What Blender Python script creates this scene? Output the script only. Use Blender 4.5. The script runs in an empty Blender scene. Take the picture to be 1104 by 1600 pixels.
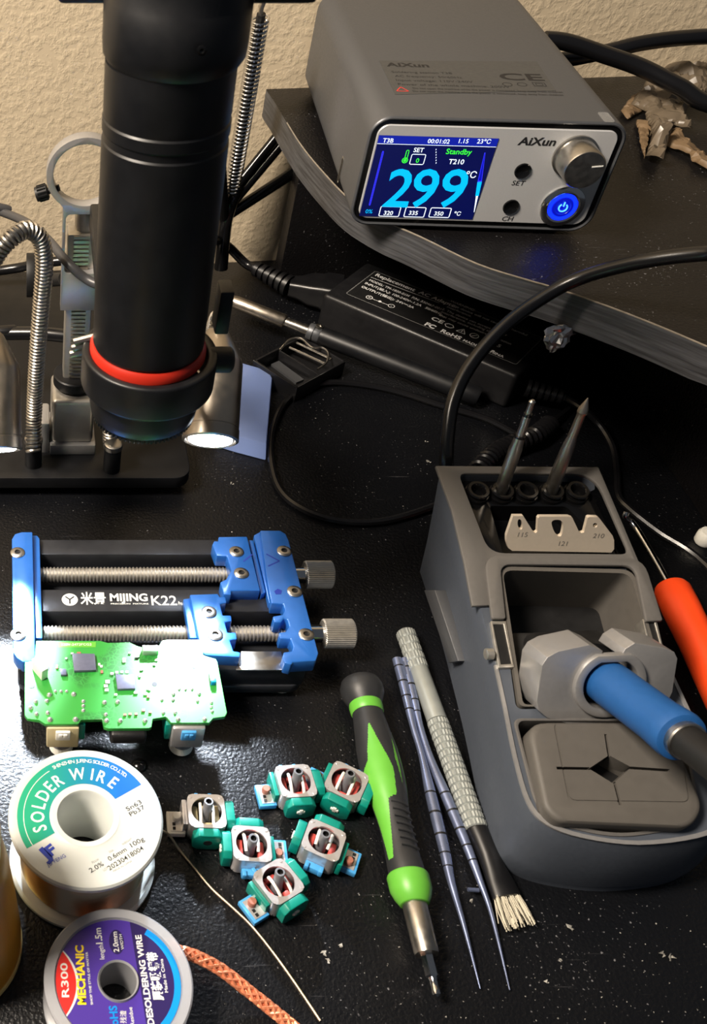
import bpy, bmesh, math, random
from mathutils import Matrix, Vector
random.seed(7)
SC = bpy.context.scene
COL = SC.collection
S = 0.01                       # everything below is written in centimetres
PI = math.pi
R = math.radians

# ------------------------------------------------------------------ camera
CAM_H, FPX, CX, CY, PITCH = 33.0, 1603.0, 37.5, 800.0, R(44)
cd = bpy.data.cameras.new('camera'); cam = bpy.data.objects.new('camera', cd); COL.objects.link(cam)
cd.sensor_fit = 'VERTICAL'; cd.sensor_height = 36.0; cd.sensor_width = 36.0
cd.lens = FPX / 1600 * 36.0
cd.shift_x = (552 - CX) / 1600.0; cd.shift_y = 0
cd.clip_start = 0.01; cd.clip_end = 50
cam.location = (0, 0, CAM_H * S); cam.rotation_euler = (PI / 2 - PITCH, 0, 0)
cd.dof.use_dof = True; cd.dof.focus_distance = 0.46; cd.dof.aperture_fstop = 40.0
SC.camera = cam
# ------------------------------------------------------------------ world, light, exposure
SC.view_settings.view_transform = 'Standard'; SC.view_settings.look = 'None'
SC.view_settings.gamma = 1; SC.view_settings.use_curve_mapping = False
SC.view_settings.exposure = 0.0
W = bpy.data.worlds.new('room'); SC.world = W; W.use_nodes = True
W.node_tree.nodes['Background'].inputs[0].default_value = (0.75, 0.85, 1.0, 1)
W.node_tree.nodes['Background'].inputs[1].default_value = 0.085
def area(name, loc, target, size, power, col):
    l = bpy.data.lights.new(name, 'AREA'); l.shape = 'SQUARE'; l.size = size * S; l.energy = power; l.color = col
    o = bpy.data.objects.new(name, l); COL.objects.link(o); o.location = Vector(loc) * S
    o.rotation_euler = (Vector(target) - Vector(loc)).to_track_quat('-Z', 'Y').to_euler()
    return o
area('ceiling_lamp', (-52, 11, 86), (12, 44, 6), 24, 27, (1.0, 0.87, 0.72))
LED_POWER = 4.4

# ------------------------------------------------------------------ pixel helpers (a pixel and a known plane give a place)
_c, _s = math.cos(PITCH), math.sin(PITCH)
def ray(px, py):
    u, v = (px - CX) / FPX, (py - CY) / FPX
    return Vector((u, _c - v * _s, -(_s + v * _c)))
def P(px, py, z=0.0):
    d = ray(px, py); t = (z - CAM_H) / d.z
    return Vector((d.x * t, d.y * t, z))
def PY(px, py, Y):
    d = ray(px, py); t = Y / d.y
    return Vector((d.x * t, Y, CAM_H + d.z * t))
def PX(px, py, X):
    d = ray(px, py); t = X / d.x
    return Vector((X, d.y * t, CAM_H + d.z * t))
def hit(px, py, M):
    Mi = M.inverted(); o = Mi @ Vector((0, 0, CAM_H)); d = Mi.to_3x3() @ ray(px, py)
    t = -o.z / d.z; p = o + d * t
    return (p.x, p.y)

# ------------------------------------------------------------------ materials
def lin(c):
    return tuple(((v / 255) / 12.92 if v / 255 <= 0.04045 else ((v / 255 + 0.055) / 1.055) ** 2.4) for v in c)
MATS = {}
def mat(name, col, rough=0.5, metal=0.0, var=None, bump=None, emit=None, trans=0, alpha=1, coat=0, spec=0.5, aniso=0, ior=1.45, sss=0):
    m = bpy.data.materials.new(name); m.use_nodes = True; MATS[name] = m
    nt = m.node_tree; b = nt.nodes['Principled BSDF']; N = nt.nodes.new; L = nt.links.new
    c = lin(col)
    b.inputs['Base Color'].default_value = (*c, 1); b.inputs['Roughness'].default_value = rough; b.inputs['Metallic'].default_value = metal
    b.inputs['Specular IOR Level'].default_value = spec; b.inputs['IOR'].default_value = ior
    if coat: b.inputs['Coat Weight'].default_value = coat; b.inputs['Coat Roughness'].default_value = 0.1
    if trans: b.inputs['Transmission Weight'].default_value = trans
    if alpha < 1: b.inputs['Alpha'].default_value = alpha
    if sss:
        b.inputs['Subsurface Weight'].default_value = sss; b.inputs['Subsurface Radius'].default_value = (0.004, 0.004, 0.003)
    if emit: b.inputs['Emission Color'].default_value = (*lin(emit[0]), 1); b.inputs['Emission Strength'].default_value = emit[1]
    tc = N('ShaderNodeTexCoord')
    if var:
        sc, amt = var
        n = N('ShaderNodeTexNoise'); n.inputs['Scale'].default_value = sc; n.inputs['Detail'].default_value = 5
        L(tc.outputs['Object'], n.inputs['Vector'])
        mx = N('ShaderNodeMix'); mx.data_type = 'RGBA'
        mx.inputs[6].default_value = tuple(max(0, v * (1 - amt)) for v in c) + (1,)
        mx.inputs[7].default_value = tuple(min(1, v * (1 + amt)) for v in c) + (1,)
        L(n.outputs[0], mx.inputs[0]); L(mx.outputs[2], b.inputs['Base Color'])
        mr = N('ShaderNodeMapRange'); mr.inputs[3].default_value = max(0.02, rough - 0.12); mr.inputs[4].default_value = min(1, rough + 0.12)
        L(n.outputs[0], mr.inputs[0]); L(mr.outputs[0], b.inputs['Roughness'])
    if bump:
        sc, st, dist = bump
        n2 = N('ShaderNodeTexNoise'); n2.inputs['Scale'].default_value = sc; n2.inputs['Detail'].default_value = 3
        L(tc.outputs['Object'], n2.inputs['Vector'])
        bp = N('ShaderNodeBump'); bp.inputs['Strength'].default_value = st; bp.inputs['Distance'].default_value = dist
        L(n2.outputs[0], bp.inputs['Height']); L(bp.outputs[0], b.inputs['Normal'])
    return m
mat('wall', (200, 184, 157), 0.85)
def _wall():
    nt = MATS['wall'].node_tree; N = nt.nodes.new; L = nt.links.new; b = nt.nodes['Principled BSDF']
    tc = N('ShaderNodeTexCoord'); n = N('ShaderNodeTexNoise'); n.inputs['Scale'].default_value = 250; n.inputs['Detail'].default_value = 5; n.inputs['Roughness'].default_value = 0.55
    n.inputs['Distortion'].default_value = 0.15
    L(tc.outputs['Object'], n.inputs['Vector'])
    cr = N('ShaderNodeValToRGB'); cr.color_ramp.elements[0].position = 0.42; cr.color_ramp.elements[1].position = 0.66
    L(n.outputs[0], cr.inputs[0])
    bp = N('ShaderNodeBump'); bp.inputs['Strength'].default_value = 0.28; bp.inputs['Distance'].default_value = 0.0009
    L(cr.outputs[0], bp.inputs['Height']); L(bp.outputs[0], b.inputs['Normal'])
_wall()
mat('floor_gray', (120, 112, 100), 0.7)
mat('desk', (11, 12, 15), 0.3, spec=0.4)
def _desk(name, dust, scratch):
    nt = MATS[name].node_tree; N = nt.nodes.new; L = nt.links.new; b = nt.nodes['Principled BSDF']
    tc = N('ShaderNodeTexCoord')
    n = N('ShaderNodeTexNoise'); n.inputs['Scale'].default_value = 800; n.inputs['Detail'].default_value = 5
    L(tc.outputs['Object'], n.inputs['Vector'])
    big = N('ShaderNodeTexNoise'); big.inputs['Scale'].default_value = 22; big.inputs['Detail'].default_value = 6
    L(tc.outputs['Object'], big.inputs['Vector'])
    # dust specks: thin peaks of a fine noise, thicker where the big noise is high
    d = N('ShaderNodeTexNoise'); d.inputs['Scale'].default_value = 900; d.inputs['Detail'].default_value = 1
    L(tc.outputs['Object'], d.inputs['Vector'])
    ad = N('ShaderNodeMath'); ad.operation = 'MULTIPLY_ADD'; ad.inputs[1].default_value = 0.28; L(big.outputs[0], ad.inputs[0]); L(d.outputs[0], ad.inputs[2])
    cr = N('ShaderNodeValToRGB'); cr.color_ramp.elements[0].position = 0.84 - dust; cr.color_ramp.elements[1].position = 0.93 - dust
    L(ad.outputs[0], cr.inputs[0])
    # scratches: stretched noise lines
    mp = N('ShaderNodeMapping'); mp.inputs['Rotation'].default_value = (0, 0, 0.6); mp.inputs['Scale'].default_value = (35, 900, 35)
    L(tc.outputs['Object'], mp.inputs['Vector'])
    sn = N('ShaderNodeTexNoise'); sn.inputs['Scale'].default_value = 1.0; sn.inputs['Detail'].default_value = 2; L(mp.outputs[0], sn.inputs['Vector'])
    cs = N('ShaderNodeValToRGB'); cs.color_ramp.elements[0].position = 0.72 - scratch; cs.color_ramp.elements[1].position = 0.82 - scratch
    L(sn.outputs[0], cs.inputs[0])
    ml = N('ShaderNodeMath'); ml.operation = 'MAXIMUM'; ms = N('ShaderNodeMath'); ms.operation = 'MULTIPLY'; ms.inputs[1].default_value = 0.35
    L(cs.outputs[0], ms.inputs[0]); L(cr.outputs[0], ml.inputs[0]); L(ms.outputs[0], ml.inputs[1])
    mx = N('ShaderNodeMix'); mx.data_type = 'RGBA'; mx.inputs[6].default_value = b.inputs['Base Color'].default_value; mx.inputs[7].default_value = (0.16, 0.16, 0.17, 1)
    L(ml.outputs[0], mx.inputs[0]); L(mx.outputs[2], b.inputs['Base Color'])
    mr = N('ShaderNodeMapRange'); mr.inputs[3].default_value = 0.22; mr.inputs[4].default_value = 0.42; L(big.outputs[0], mr.inputs[0]); L(mr.outputs[0], b.inputs['Roughness'])
    bp = N('ShaderNodeBump'); bp.inputs['Strength'].default_value = 0.55; bp.inputs['Distance'].default_value = 0.0006
    L(n.outputs[0], bp.inputs['Height']); L(bp.outputs[0], b.inputs['Normal'])
_desk('desk', -0.02, 0.0)
mat('shelf_black', (16, 15, 16), 0.4, spec=0.35); _desk('shelf_black', -0.03, 0.0)
mat('shelf_edge', (62, 62, 63), 0.45, var=(60, 0.3))
def _grain():
    nt = MATS['shelf_edge'].node_tree; N = nt.nodes.new; L = nt.links.new; b = nt.nodes['Principled BSDF']
    tc = N('ShaderNodeTexCoord'); mp = N('ShaderNodeMapping'); mp.inputs['Scale'].default_value = (40, 40, 900); L(tc.outputs['Object'], mp.inputs['Vector'])
    n = N('ShaderNodeTexNoise'); n.inputs['Scale'].default_value = 1; n.inputs['Detail'].default_value = 4; L(mp.outputs[0], n.inputs['Vector'])
    cr = N('ShaderNodeValToRGB'); cr.color_ramp.elements[0].color = (0.025, 0.025, 0.027, 1); cr.color_ramp.elements[1].color = (0.068, 0.07, 0.076, 1)
    cr.color_ramp.elements[0].position = 0.35; cr.color_ramp.elements[1].position = 0.7
    L(n.outputs[0], cr.inputs[0]); L(cr.outputs[0], b.inputs['Base Color'])
_grain()
mat('worn_edge', (120, 112, 100), 0.7, var=(300, 0.5))
mat('black_plastic', (20, 20, 22), 0.42, var=(300, 0.2), bump=(1500, 0.15, 0.0003))
mat('black_gloss', (12, 12, 13), 0.16)
mat('black_matte', (17, 17, 18), 0.55, var=(200, 0.2))
mat('black_metal', (16, 17, 20), 0.42, metal=0.15, var=(120, 0.25))
mat('rubber', (15, 15, 17), 0.36, var=(150, 0.2))
mat('cable_black', (16, 16, 18), 0.26)
mat('cable_gray', (58, 58, 60), 0.4)
mat('gun_metal', (92, 94, 98), 0.42, metal=0.6, var=(900, 0.08))
mat('face_silver', (196, 197, 199), 0.36, metal=0.35, var=(1500, 0.06))
mat('chrome', (205, 205, 205), 0.14, metal=1)
mat('steel', (176, 172, 165), 0.33, metal=1, var=(400, 0.12))
mat('warm_steel', (182, 172, 158), 0.36, metal=1, var=(250, 0.12))
mat('nickel', (190, 186, 178), 0.45, metal=0.9, var=(500, 0.1))
mat('silver_paint', (158, 157, 157), 0.38, metal=0.6, var=(700, 0.06))
mat('holder_gray', (94, 92, 90), 0.5, metal=0.25, var=(700, 0.08), bump=(2500, 0.06, 0.0002))
mat('holder_cool_lit', (74, 80, 90), 0.5, metal=0.25, var=(700, 0.08))  # holder grey with the cool lamp light on the flank tinted into the colour
mat('silicone', (78, 75, 71), 0.6, var=(300, 0.08), bump=(2000, 0.1, 0.0002))
mat('tip_plate', (205, 193, 176), 0.42, metal=0.4, var=(800, 0.06))
mat('grip_blue', (24, 76, 134), 0.55, var=(500, 0.1), bump=(1800, 0.1, 0.0002))
mat('fixture_blue', (38, 104, 190), 0.36, metal=0.2, var=(300, 0.1), spec=0.9, coat=0.3)
mat('fixture_black', (52, 54, 59), 0.36, metal=0.5, var=(150, 0.3), bump=(600, 0.1, 0.0003))
mat('white_ink', (235, 235, 235), 0.6)
mat('gray_ink', (120, 120, 120), 0.6)
mat('dark_ink', (22, 22, 25), 0.6)
mat('red_ring', (168, 36, 20), 0.4)
mat('led', (255, 255, 255), 0.5, emit=((240, 246, 255), 30))
mat('card_blue', (150, 175, 235), 0.25, trans=0.35, alpha=0.9)
mat('orange', (232, 74, 30), 0.35, sss=0.2)
mat('white_plastic', (225, 224, 216), 0.4, sss=0.2)
mat('spool_white', (196, 200, 197), 0.35, sss=0.3)
mat('spool_clear', (190, 192, 198), 0.3, trans=0.45, alpha=0.88)
mat('solder', (186, 168, 144), 0.34, metal=0.9, var=(250, 0.15))
mat('copper', (214, 132, 96), 0.42, metal=0.5, var=(900, 0.3))
mat('label_purple', (66, 44, 140), 0.35)
mat('label_navy', (34, 22, 78), 0.35)
mat('label_blue', (0, 128, 214), 0.35)
mat('label_red', (214, 40, 36), 0.35)
mat('label_yellow', (240, 215, 30), 0.4)
mat('label_white', (222, 224, 220), 0.4)
mat('logo_blue', (40, 60, 160), 0.4)
mat('teal', (0, 122, 108), 0.42, var=(500, 0.08))
mat('sky_plastic', (70, 150, 210), 0.4)
mat('pot_white', (226, 222, 214), 0.45)
mat('pot_red', (200, 84, 78), 0.45)
mat('pot_beige', (190, 178, 140), 0.5)
mat('tin', (205, 203, 205), 0.33, metal=0.7, var=(600, 0.12))
mat('monitor_navy', (26, 30, 62), 0.35)
mat('stick_gray', (104, 106, 112), 0.42)
mat('carbon', (150, 96, 80), 0.5)
mat('chip', (92, 96, 116), 0.35, var=(800, 0.15))
mat('lime', (92, 164, 56), 0.4, var=(200, 0.08))
mat('handle_black', (38, 39, 41), 0.45, var=(200, 0.2))
mat('tweezer', (132, 144, 178), 0.3, metal=0.8, var=(150, 0.25))
mat('brush_gray', (150, 155, 152), 0.42, metal=0.45, var=(300, 0.08))
mat('bristle', (176, 170, 152), 0.6)
mat('amber', (206, 150, 46), 0.35, trans=0.15, var=(30, 0.15), sss=0.3)
mat('cream', (238, 222, 150), 0.45, sss=0.3)
mat('foil', (215, 213, 210), 0.35, metal=1)
mat('paper', (112, 92, 68), 0.6, alpha=0.95, var=(90, 0.3))
mat('film', (112, 100, 84), 0.35, trans=0.2, alpha=0.8, var=(120, 0.2))
mat('clear', (200, 204, 208), 0.15, trans=0.6, alpha=0.25)
mat('crumb', (150, 148, 142), 0.7, var=(900, 0.4))
mat('deep_black', (6, 6, 7), 0.6)
mat('scr_navy', (4, 8, 40), 0.3, emit=((4, 10, 70), 1.0))
mat('scr_bar', (8, 16, 90), 0.3, emit=((14, 30, 150), 1.0))
mat('scr_white', (200, 210, 220), 0.4, emit=((225, 238, 250), 1.0))
mat('scr_cyan', (0, 130, 190), 0.4, emit=((0, 178, 240), 1.0))
mat('scr_green', (40, 200, 40), 0.4, emit=((60, 235, 60), 1.0))
mat('scr_blue', (40, 40, 220), 0.4, emit=((50, 50, 235), 1.0))
mat('led_blue', (10, 30, 220), 0.3, emit=((10, 40, 255), 2.2))
mat('led_blue_deep', (4, 10, 120), 0.3, emit=((6, 20, 200), 0.7))
mat('led_cyan', (60, 130, 250), 0.3, emit=((70, 150, 255), 2.2))
mat('screen_glass', (10, 14, 32), 0.15)
mat('sticker', (68, 70, 72), 0.4, metal=0.3, var=(500, 0.1))
mat('pcb', (32, 108, 48), 0.34, spec=1.0)
def _pcb():
    nt = MATS['pcb'].node_tree; N = nt.nodes.new; L = nt.links.new; b = nt.nodes['Principled BSDF']
    tc = N('ShaderNodeTexCoord'); mp = N('ShaderNodeMapping'); mp.inputs['Scale'].default_value = (1, 1, 1); L(tc.outputs['Object'], mp.inputs['Vector'])
    v = N('ShaderNodeTexVoronoi'); v.feature = 'DISTANCE_TO_EDGE'; v.distance = 'MANHATTAN' if hasattr(v, 'distance') else v.distance
    v.inputs['Scale'].default_value = 480; L(mp.outputs[0], v.inputs['Vector'])
    cr = N('ShaderNodeValToRGB'); cr.color_ramp.elements[0].position = 0.03; cr.color_ramp.elements[1].position = 0.09
    cr.color_ramp.elements[0].color = (*lin((46, 140, 58)), 1); cr.color_ramp.elements[1].color = (*lin((26, 112, 40)), 1)
    L(v.outputs[0], cr.inputs[0])
    n = N('ShaderNodeTexNoise'); n.inputs['Scale'].default_value = 60; L(tc.outputs['Object'], n.inputs['Vector'])
    c2 = N('ShaderNodeValToRGB'); c2.color_ramp.elements[0].position = 0.45; c2.color_ramp.elements[1].position = 0.52; L(n.outputs[0], c2.inputs[0])
    mx = N('ShaderNodeMix'); mx.data_type = 'RGBA'; L(c2.outputs[0], mx.inputs[0]); L(cr.outputs[0], mx.inputs[6]); mx.inputs[7].default_value = (*lin((40, 142, 52)), 1)
    L(mx.outputs[2], b.inputs['Base Color'])
_pcb()
mat('solder_label', (20, 120, 120), 0.35)
def _grad():
    nt = MATS['solder_label'].node_tree; N = nt.nodes.new; L = nt.links.new; b = nt.nodes['Principled BSDF']
    tc = N('ShaderNodeTexCoord'); sp = N('ShaderNodeSeparateXYZ'); L(tc.outputs['Object'], sp.inputs[0])
    mr = N('ShaderNodeMapRange'); mr.inputs[1].default_value = -0.016; mr.inputs[2].default_value = 0.012; L(sp.outputs[0], mr.inputs[0])
    cr = N('ShaderNodeValToRGB'); cr.color_ramp.elements[0].color = (*lin((24, 146, 112)), 1); cr.color_ramp.elements[1].color = (*lin((10, 92, 178)), 1)
    e = cr.color_ramp.elements.new(0.5); e.color = (*lin((14, 122, 142)), 1)
    L(mr.outputs[0], cr.inputs[0]); L(cr.outputs[0], b.inputs['Base Color'])
_grad()

# ------------------------------------------------------------------ mesh helpers
WM = {}
def ident(): return Matrix.Identity(4)
def T(x, y, z): return Matrix.Translation((x, y, z))
def RZ(a): return Matrix.Rotation(a, 4, 'Z')
def frame(o, x, y):
    x = Vector(x).normalized(); y = Vector(y); y = (y - x * y.dot(x)).normalized(); z = x.cross(y)
    M = Matrix.Identity(4)
    for i in range(3): M[i][0], M[i][1], M[i][2], M[i][3] = x[i], y[i], z[i], o[i]
    return M
def along(p0, p1, up=(0, 0, 1)):
    """frame at p0 whose Z runs to p1 and whose Y is as near 'up' as can be"""
    z = (Vector(p1) - Vector(p0)).normalized(); up = Vector(up)
    if abs(z.dot(up)) > 0.98: up = Vector((0, 1, 0))
    y = (up - z * up.dot(z)).normalized(); x = y.cross(z)
    M = Matrix.Identity(4)
    for i in range(3): M[i][0], M[i][1], M[i][2], M[i][3] = x[i], y[i], z[i], p0[i]
    return M
def rrect(w, h, r, n=6, cx=0, cy=0):
    pts = []
    for (sx, sy, a0) in ((1, 1, 0), (-1, 1, 90), (-1, -1, 180), (1, -1, 270)):
        for k in range(n + 1):
            a = R(a0 + 90 * k / n); pts.append((cx + sx * (w / 2 - r) + r * math.cos(a), cy + sy * (h / 2 - r) + r * math.sin(a)))
    return pts
def circle(r, n=32, cx=0, cy=0, a0=0): return [(cx + r * math.cos(a0 + 2 * PI * k / n), cy + r * math.sin(a0 + 2 * PI * k / n)) for k in range(n)]
def smooth_path(pts, n=8, closed=False):
    pts = [Vector(p) for p in pts]; out = []; m = len(pts)
    rng = range(m if closed else m - 1)
    for i in rng:
        if closed: p0, p1, p2, p3 = pts[(i - 1) % m], pts[i], pts[(i + 1) % m], pts[(i + 2) % m]
        else: p0, p1, p2, p3 = pts[max(i - 1, 0)], pts[i], pts[i + 1], pts[min(i + 2, m - 1)]
        for k in range(n):
            t = k / n
            out.append(0.5 * ((2 * p1) + (p2 - p0) * t + (2 * p0 - 5 * p1 + 4 * p2 - p3) * t * t + (3 * p1 - p0 - 3 * p2 + p3) * t ** 3))
    if not closed: out.append(pts[-1])
    return out
def smooth2(pts, n=6, closed=True): return [(p.x, p.y) for p in smooth_path([(x, y, 0) for x, y in pts], n, closed)]
_txt = {}
def glyphs(s, size=1.0, bold=0.0):
    key = (s, bold)
    if key not in _txt:
        c = bpy.data.curves.new('t', 'FONT'); c.body = s; c.size = 1; c.dimensions = '2D'; c.fill_mode = 'FRONT'; c.offset = bold; c.resolution_u = 3
        o = bpy.data.objects.new('t', c); COL.objects.link(o)
        dg = bpy.context.evaluated_depsgraph_get(); e = o.evaluated_get(dg); me = e.to_mesh()
        v = [(p.co.x, p.co.y) for p in me.vertices]; f = [tuple(q.vertices) for q in me.polygons]
        e.to_mesh_clear(); bpy.data.objects.remove(o); bpy.data.curves.remove(c)
        _txt[key] = (v, f)
    v, f = _txt[key]
    return [(x * size, y * size) for x, y in v], f
class MB:
    def __init__(s): s.v = []; s.f = []; s.m = []
    def add(s, vs, fs, mi=0, M=None):
        b = len(s.v)
        s.v += [(M @ Vector(p)) if M else Vector(p) for p in vs]
        for q in fs: s.f.append(tuple(b + i for i in q)); s.m.append(mi)
        return s
    def box(s, c, d, mi=0, M=None):
        x, y, z = c; a, b, h = d[0] / 2, d[1] / 2, d[2] / 2
        vs = [(x + i * a, y + j * b, z + k * h) for k in (-1, 1) for j in (-1, 1) for i in (-1, 1)]
        return s.add(vs, [(0, 2, 3, 1), (4, 5, 7, 6), (0, 1, 5, 4), (2, 6, 7, 3), (0, 4, 6, 2), (1, 3, 7, 5)], mi, M)
    def prism(s, poly, z0, z1, mi=0, M=None, top=None, side=None, poly_top=None):
        n = len(poly); pt = poly_top or poly
        vs = [(x, y, z0) for x, y in poly] + [(x, y, z1) for x, y in pt]
        s.add(vs, [], mi, M); b = len(s.v) - 2 * n
        s.f.append(tuple(b + n + i for i in range(n))); s.m.append(mi if top is None else top)
        s.f.append(tuple(b + i for i in reversed(range(n)))); s.m.append(mi)
        for i in range(n):
            j = (i + 1) % n; s.f.append((b + i, b + j, b + n + j, b + n + i)); s.m.append(mi if side is None else side)
        return s
    def loft(s, rings, mi=0, M=None, caps=(True, True), closed=False):
        n = len(rings[0]); vs = [p for r in rings for p in r]; fs = []
        k = len(rings)
        for a in range(k if closed else k - 1):
            for i in range(n):
                j = (i + 1) % n; b2 = (a + 1) % k
                fs.append((a * n + i, a * n + j, b2 * n + j, b2 * n + i))
        if not closed:
            if caps[0]: fs.append(tuple(reversed(range(n))))
            if caps[1]: fs.append(tuple((k - 1) * n + i for i in range(n)))
        return s.add(vs, fs, mi, M)
    def lathe(s, prof, n=32, mi=0, M=None, caps=(True, True), mis=None):
        b0 = len(s.f)
        s.loft([[(r * math.cos(2 * PI * i / n), r * math.sin(2 * PI * i / n), z) for i in range(n)] for r, z in prof], mi, M, caps)
        if mis:
            for a in range(len(prof) - 1):
                for i in range(n): s.m[b0 + a * n + i] = mis(a, i)
        return s
    def ringprism(s, outer, inner, z0, z1, mi=0, M=None):
        """outer and inner loops with the same number of points"""
        n = len(outer)
        return s.loft([[(x, y, z0) for x, y in outer], [(x, y, z1) for x, y in outer], [(x, y, z1) for x, y in inner], [(x, y, z0) for x, y in inner]], mi, M, closed=True)
    def tube(s, pts, r, n=10, mi=0, flat=None, up=(0, 0, 1), caps=(True, True)):
        pts = [Vector(p) for p in pts]; k = len(pts); rr = r if isinstance(r, (list, tuple)) else [r] * k
        rings = []; y = None
        for i, p in enumerate(pts):
            d = (pts[min(i + 1, k - 1)] - pts[max(i - 1, 0)]).normalized()
            if y is None:
                u = Vector(up); u = u if abs(d.dot(u)) < 0.95 else Vector((1, 0, 0)); y = (u - d * u.dot(d)).normalized()
            else: y = (y - d * y.dot(d)).normalized()
            x = y.cross(d); fl = 1 if flat is None else (flat[i] if isinstance(flat, (list, tuple)) else flat)
            rings.append([p + x * (rr[i] * math.cos(2 * PI * q / n)) + y * (rr[i] * fl * math.sin(2 * PI * q / n)) for q in range(n)])
        return s.loft(rings, mi, None, caps)
    def helix(s, path, R0, pitch, r, n=6, per=10, mi=0):
        """wire wound round a path"""
        path = [Vector(p) for p in path]; L = [0]
        for a, b in zip(path, path[1:]): L.append(L[-1] + (b - a).length)
        tot = L[-1]; N = max(4, int(tot / pitch * per)); pts = []; j = 0; y = None
        for q in range(N + 1):
            d = tot * q / N
            while j < len(path) - 2 and L[j + 1] < d: j += 1
            t = (d - L[j]) / max(1e-6, L[j + 1] - L[j]); p = path[j].lerp(path[j + 1], t); dr = (path[j + 1] - path[j]).normalized()
            if y is None:
                u = Vector((0, 0, 1)) if abs(dr.z) < 0.9 else Vector((1, 0, 0)); y = (u - dr * u.dot(dr)).normalized()
            else: y = (y - dr * y.dot(dr)).normalized()
            x = y.cross(dr); a = 2 * PI * q / per
            pts.append(p + x * (R0 * math.cos(a)) + y * (R0 * math.sin(a)))
        return s.tube(pts, r, n, mi)
    def text(s, body, size, M, mi=0, bold=0.0, align='L', sx=1.0, dz=0.012, shear=0.0):
        v, f = glyphs(body, size, bold)
        if not v: return s
        x0 = min(p[0] for p in v); x1 = max(p[0] for p in v); off = -x0 if align == 'L' else (-(x0 + x1) / 2 if align == 'C' else -x1)
        return s.add([((x + off) * sx + shear * y, y, dz) for x, y in v], f, mi, M)
    def arc_text(s, body, size, rad, a_start, a_end, M, mi=0, bold=0.0, dz=0.012, sx=1.0):
        ws = []
        for ch in body:
            if ch == ' ': ws.append(0.35 * size); continue
            v, f = glyphs(ch, size, bold); ws.append((max(p[0] for p in v) - min(p[0] for p in v)) * sx + 0.12 * size)
        tot = sum(ws); acc = 0
        for ch, w in zip(body, ws):
            a = a_start + (a_end - a_start) * (acc + w / 2) / tot; acc += w
            if ch != ' ': s.text(ch, size, M @ RZ(a - PI / 2) @ T(0, rad, 0), mi, bold, 'C', sx, dz)
        return s
    def line(s, p, q, w, M=None, mi=0, dz=0.012):
        p = Vector((p[0], p[1])); q = Vector((q[0], q[1])); d = (q - p).normalized(); nrm = Vector((-d.y, d.x)) * w / 2
        return s.add([(*(p - nrm), dz), (*(q - nrm), dz), (*(q + nrm), dz), (*(p + nrm), dz)], [(0, 1, 2, 3)], mi, M)
    def outline(s, poly, w, M=None, mi=0, dz=0.012):
        n = len(poly)
        for i in range(n): s.line(poly[i], poly[(i + 1) % n], w, M, mi, dz)
        return s
    def mesh(s, name, M=None, bevel=0, seg=2, bang=35, smooth=40):
        me = bpy.data.meshes.new(name); vs = [(M @ p if M else p) * S for p in s.v]
        me.from_pydata(vs, [], s.f); 
        for p, mi in zip(me.polygons, s.m): p.material_index = mi
        bm = bmesh.new(); bm.from_mesh(me); bmesh.ops.remove_doubles(bm, verts=bm.verts, dist=1e-7) if bevel else None
        bmesh.ops.recalc_face_normals(bm, faces=bm.faces)
        if bevel:
            es = [e for e in bm.edges if len(e.link_faces) == 2 and e.calc_face_angle(0) > R(bang)]
            if es: bmesh.ops.bevel(bm, geom=es, offset=bevel * S, offset_type='OFFSET', segments=seg, profile=0.5, affect='EDGES', clamp_overlap=True)
        bm.to_mesh(me); bm.free()
        for p in me.polygons: p.use_smooth = True
        me.set_sharp_from_angle(angle=R(smooth))
        return me
    def build(s, name, mats, parent=None, loc=None, bevel=0, seg=2, bang=35, smooth=40):
        """link as ONE mesh object; loc is the origin of a top-level mesh"""
        Wm = WM[parent.name] if parent else T(*(loc or (0, 0, 0)))
        me = s.mesh(name, Wm.inverted(), bevel, seg, bang, smooth)
        return link(name, me, mats, parent, Wm)
def link(name, me, mats, parent, Wm):
    for m in (mats if isinstance(mats, (list, tuple)) else [mats]): me.materials.append(MATS[m])
    o = bpy.data.objects.new(name, me); COL.objects.link(o)
    if parent: o.parent = parent
    else: o.location = Wm.to_translation() * S; o.rotation_euler = Wm.to_euler()
    WM[o.name] = Wm
    return o
def boolean(a, cutters, op='DIFFERENCE'):
    """cut MBs out of an object's mesh"""
    dg = None; mods = []; tmp = []
    Wi = WM[a.name].inverted()
    for c in cutters:
        me = c.mesh('cut', Wi); o = bpy.data.objects.new('cut', me); COL.objects.link(o); tmp.append(o)
        o.parent = a
        m = a.modifiers.new('b', 'BOOLEAN'); m.operation = op; m.object = o; m.solver = 'EXACT'
    bpy.context.view_layer.update()
    dg = bpy.context.evaluated_depsgraph_get(); e = a.evaluated_get(dg)
    me = bpy.data.meshes.new_from_object(e); old = a.data
    a.modifiers.clear(); a.data = me
    for o in tmp: bpy.data.objects.remove(o)
    for p in me.polygons: p.use_smooth = True
    me.set_sharp_from_angle(angle=R(35))
    return a
def bevel_obj(o, w, seg=2, ang=35):
    me = o.data; bm = bmesh.new(); bm.from_mesh(me)
    bmesh.ops.dissolve_limit(bm, angle_limit=R(1), verts=bm.verts, edges=bm.edges)
    es = [e for e in bm.edges if len(e.link_faces) == 2 and e.calc_face_angle(0) > R(ang)]
    bmesh.ops.bevel(bm, geom=es, offset=w * S, offset_type='OFFSET', segments=seg, profile=0.5, affect='EDGES', clamp_overlap=True)
    bm.to_mesh(me); bm.free()
    for p in me.polygons: p.use_smooth = True
    me.set_sharp_from_angle(angle=R(40))
def tag(o, label, cat, group=None, kind=None):
    if label: o['label'] = label
    if cat: o['category'] = cat
    if group: o['group'] = group
    if kind: o['kind'] = kind
    return o
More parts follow.
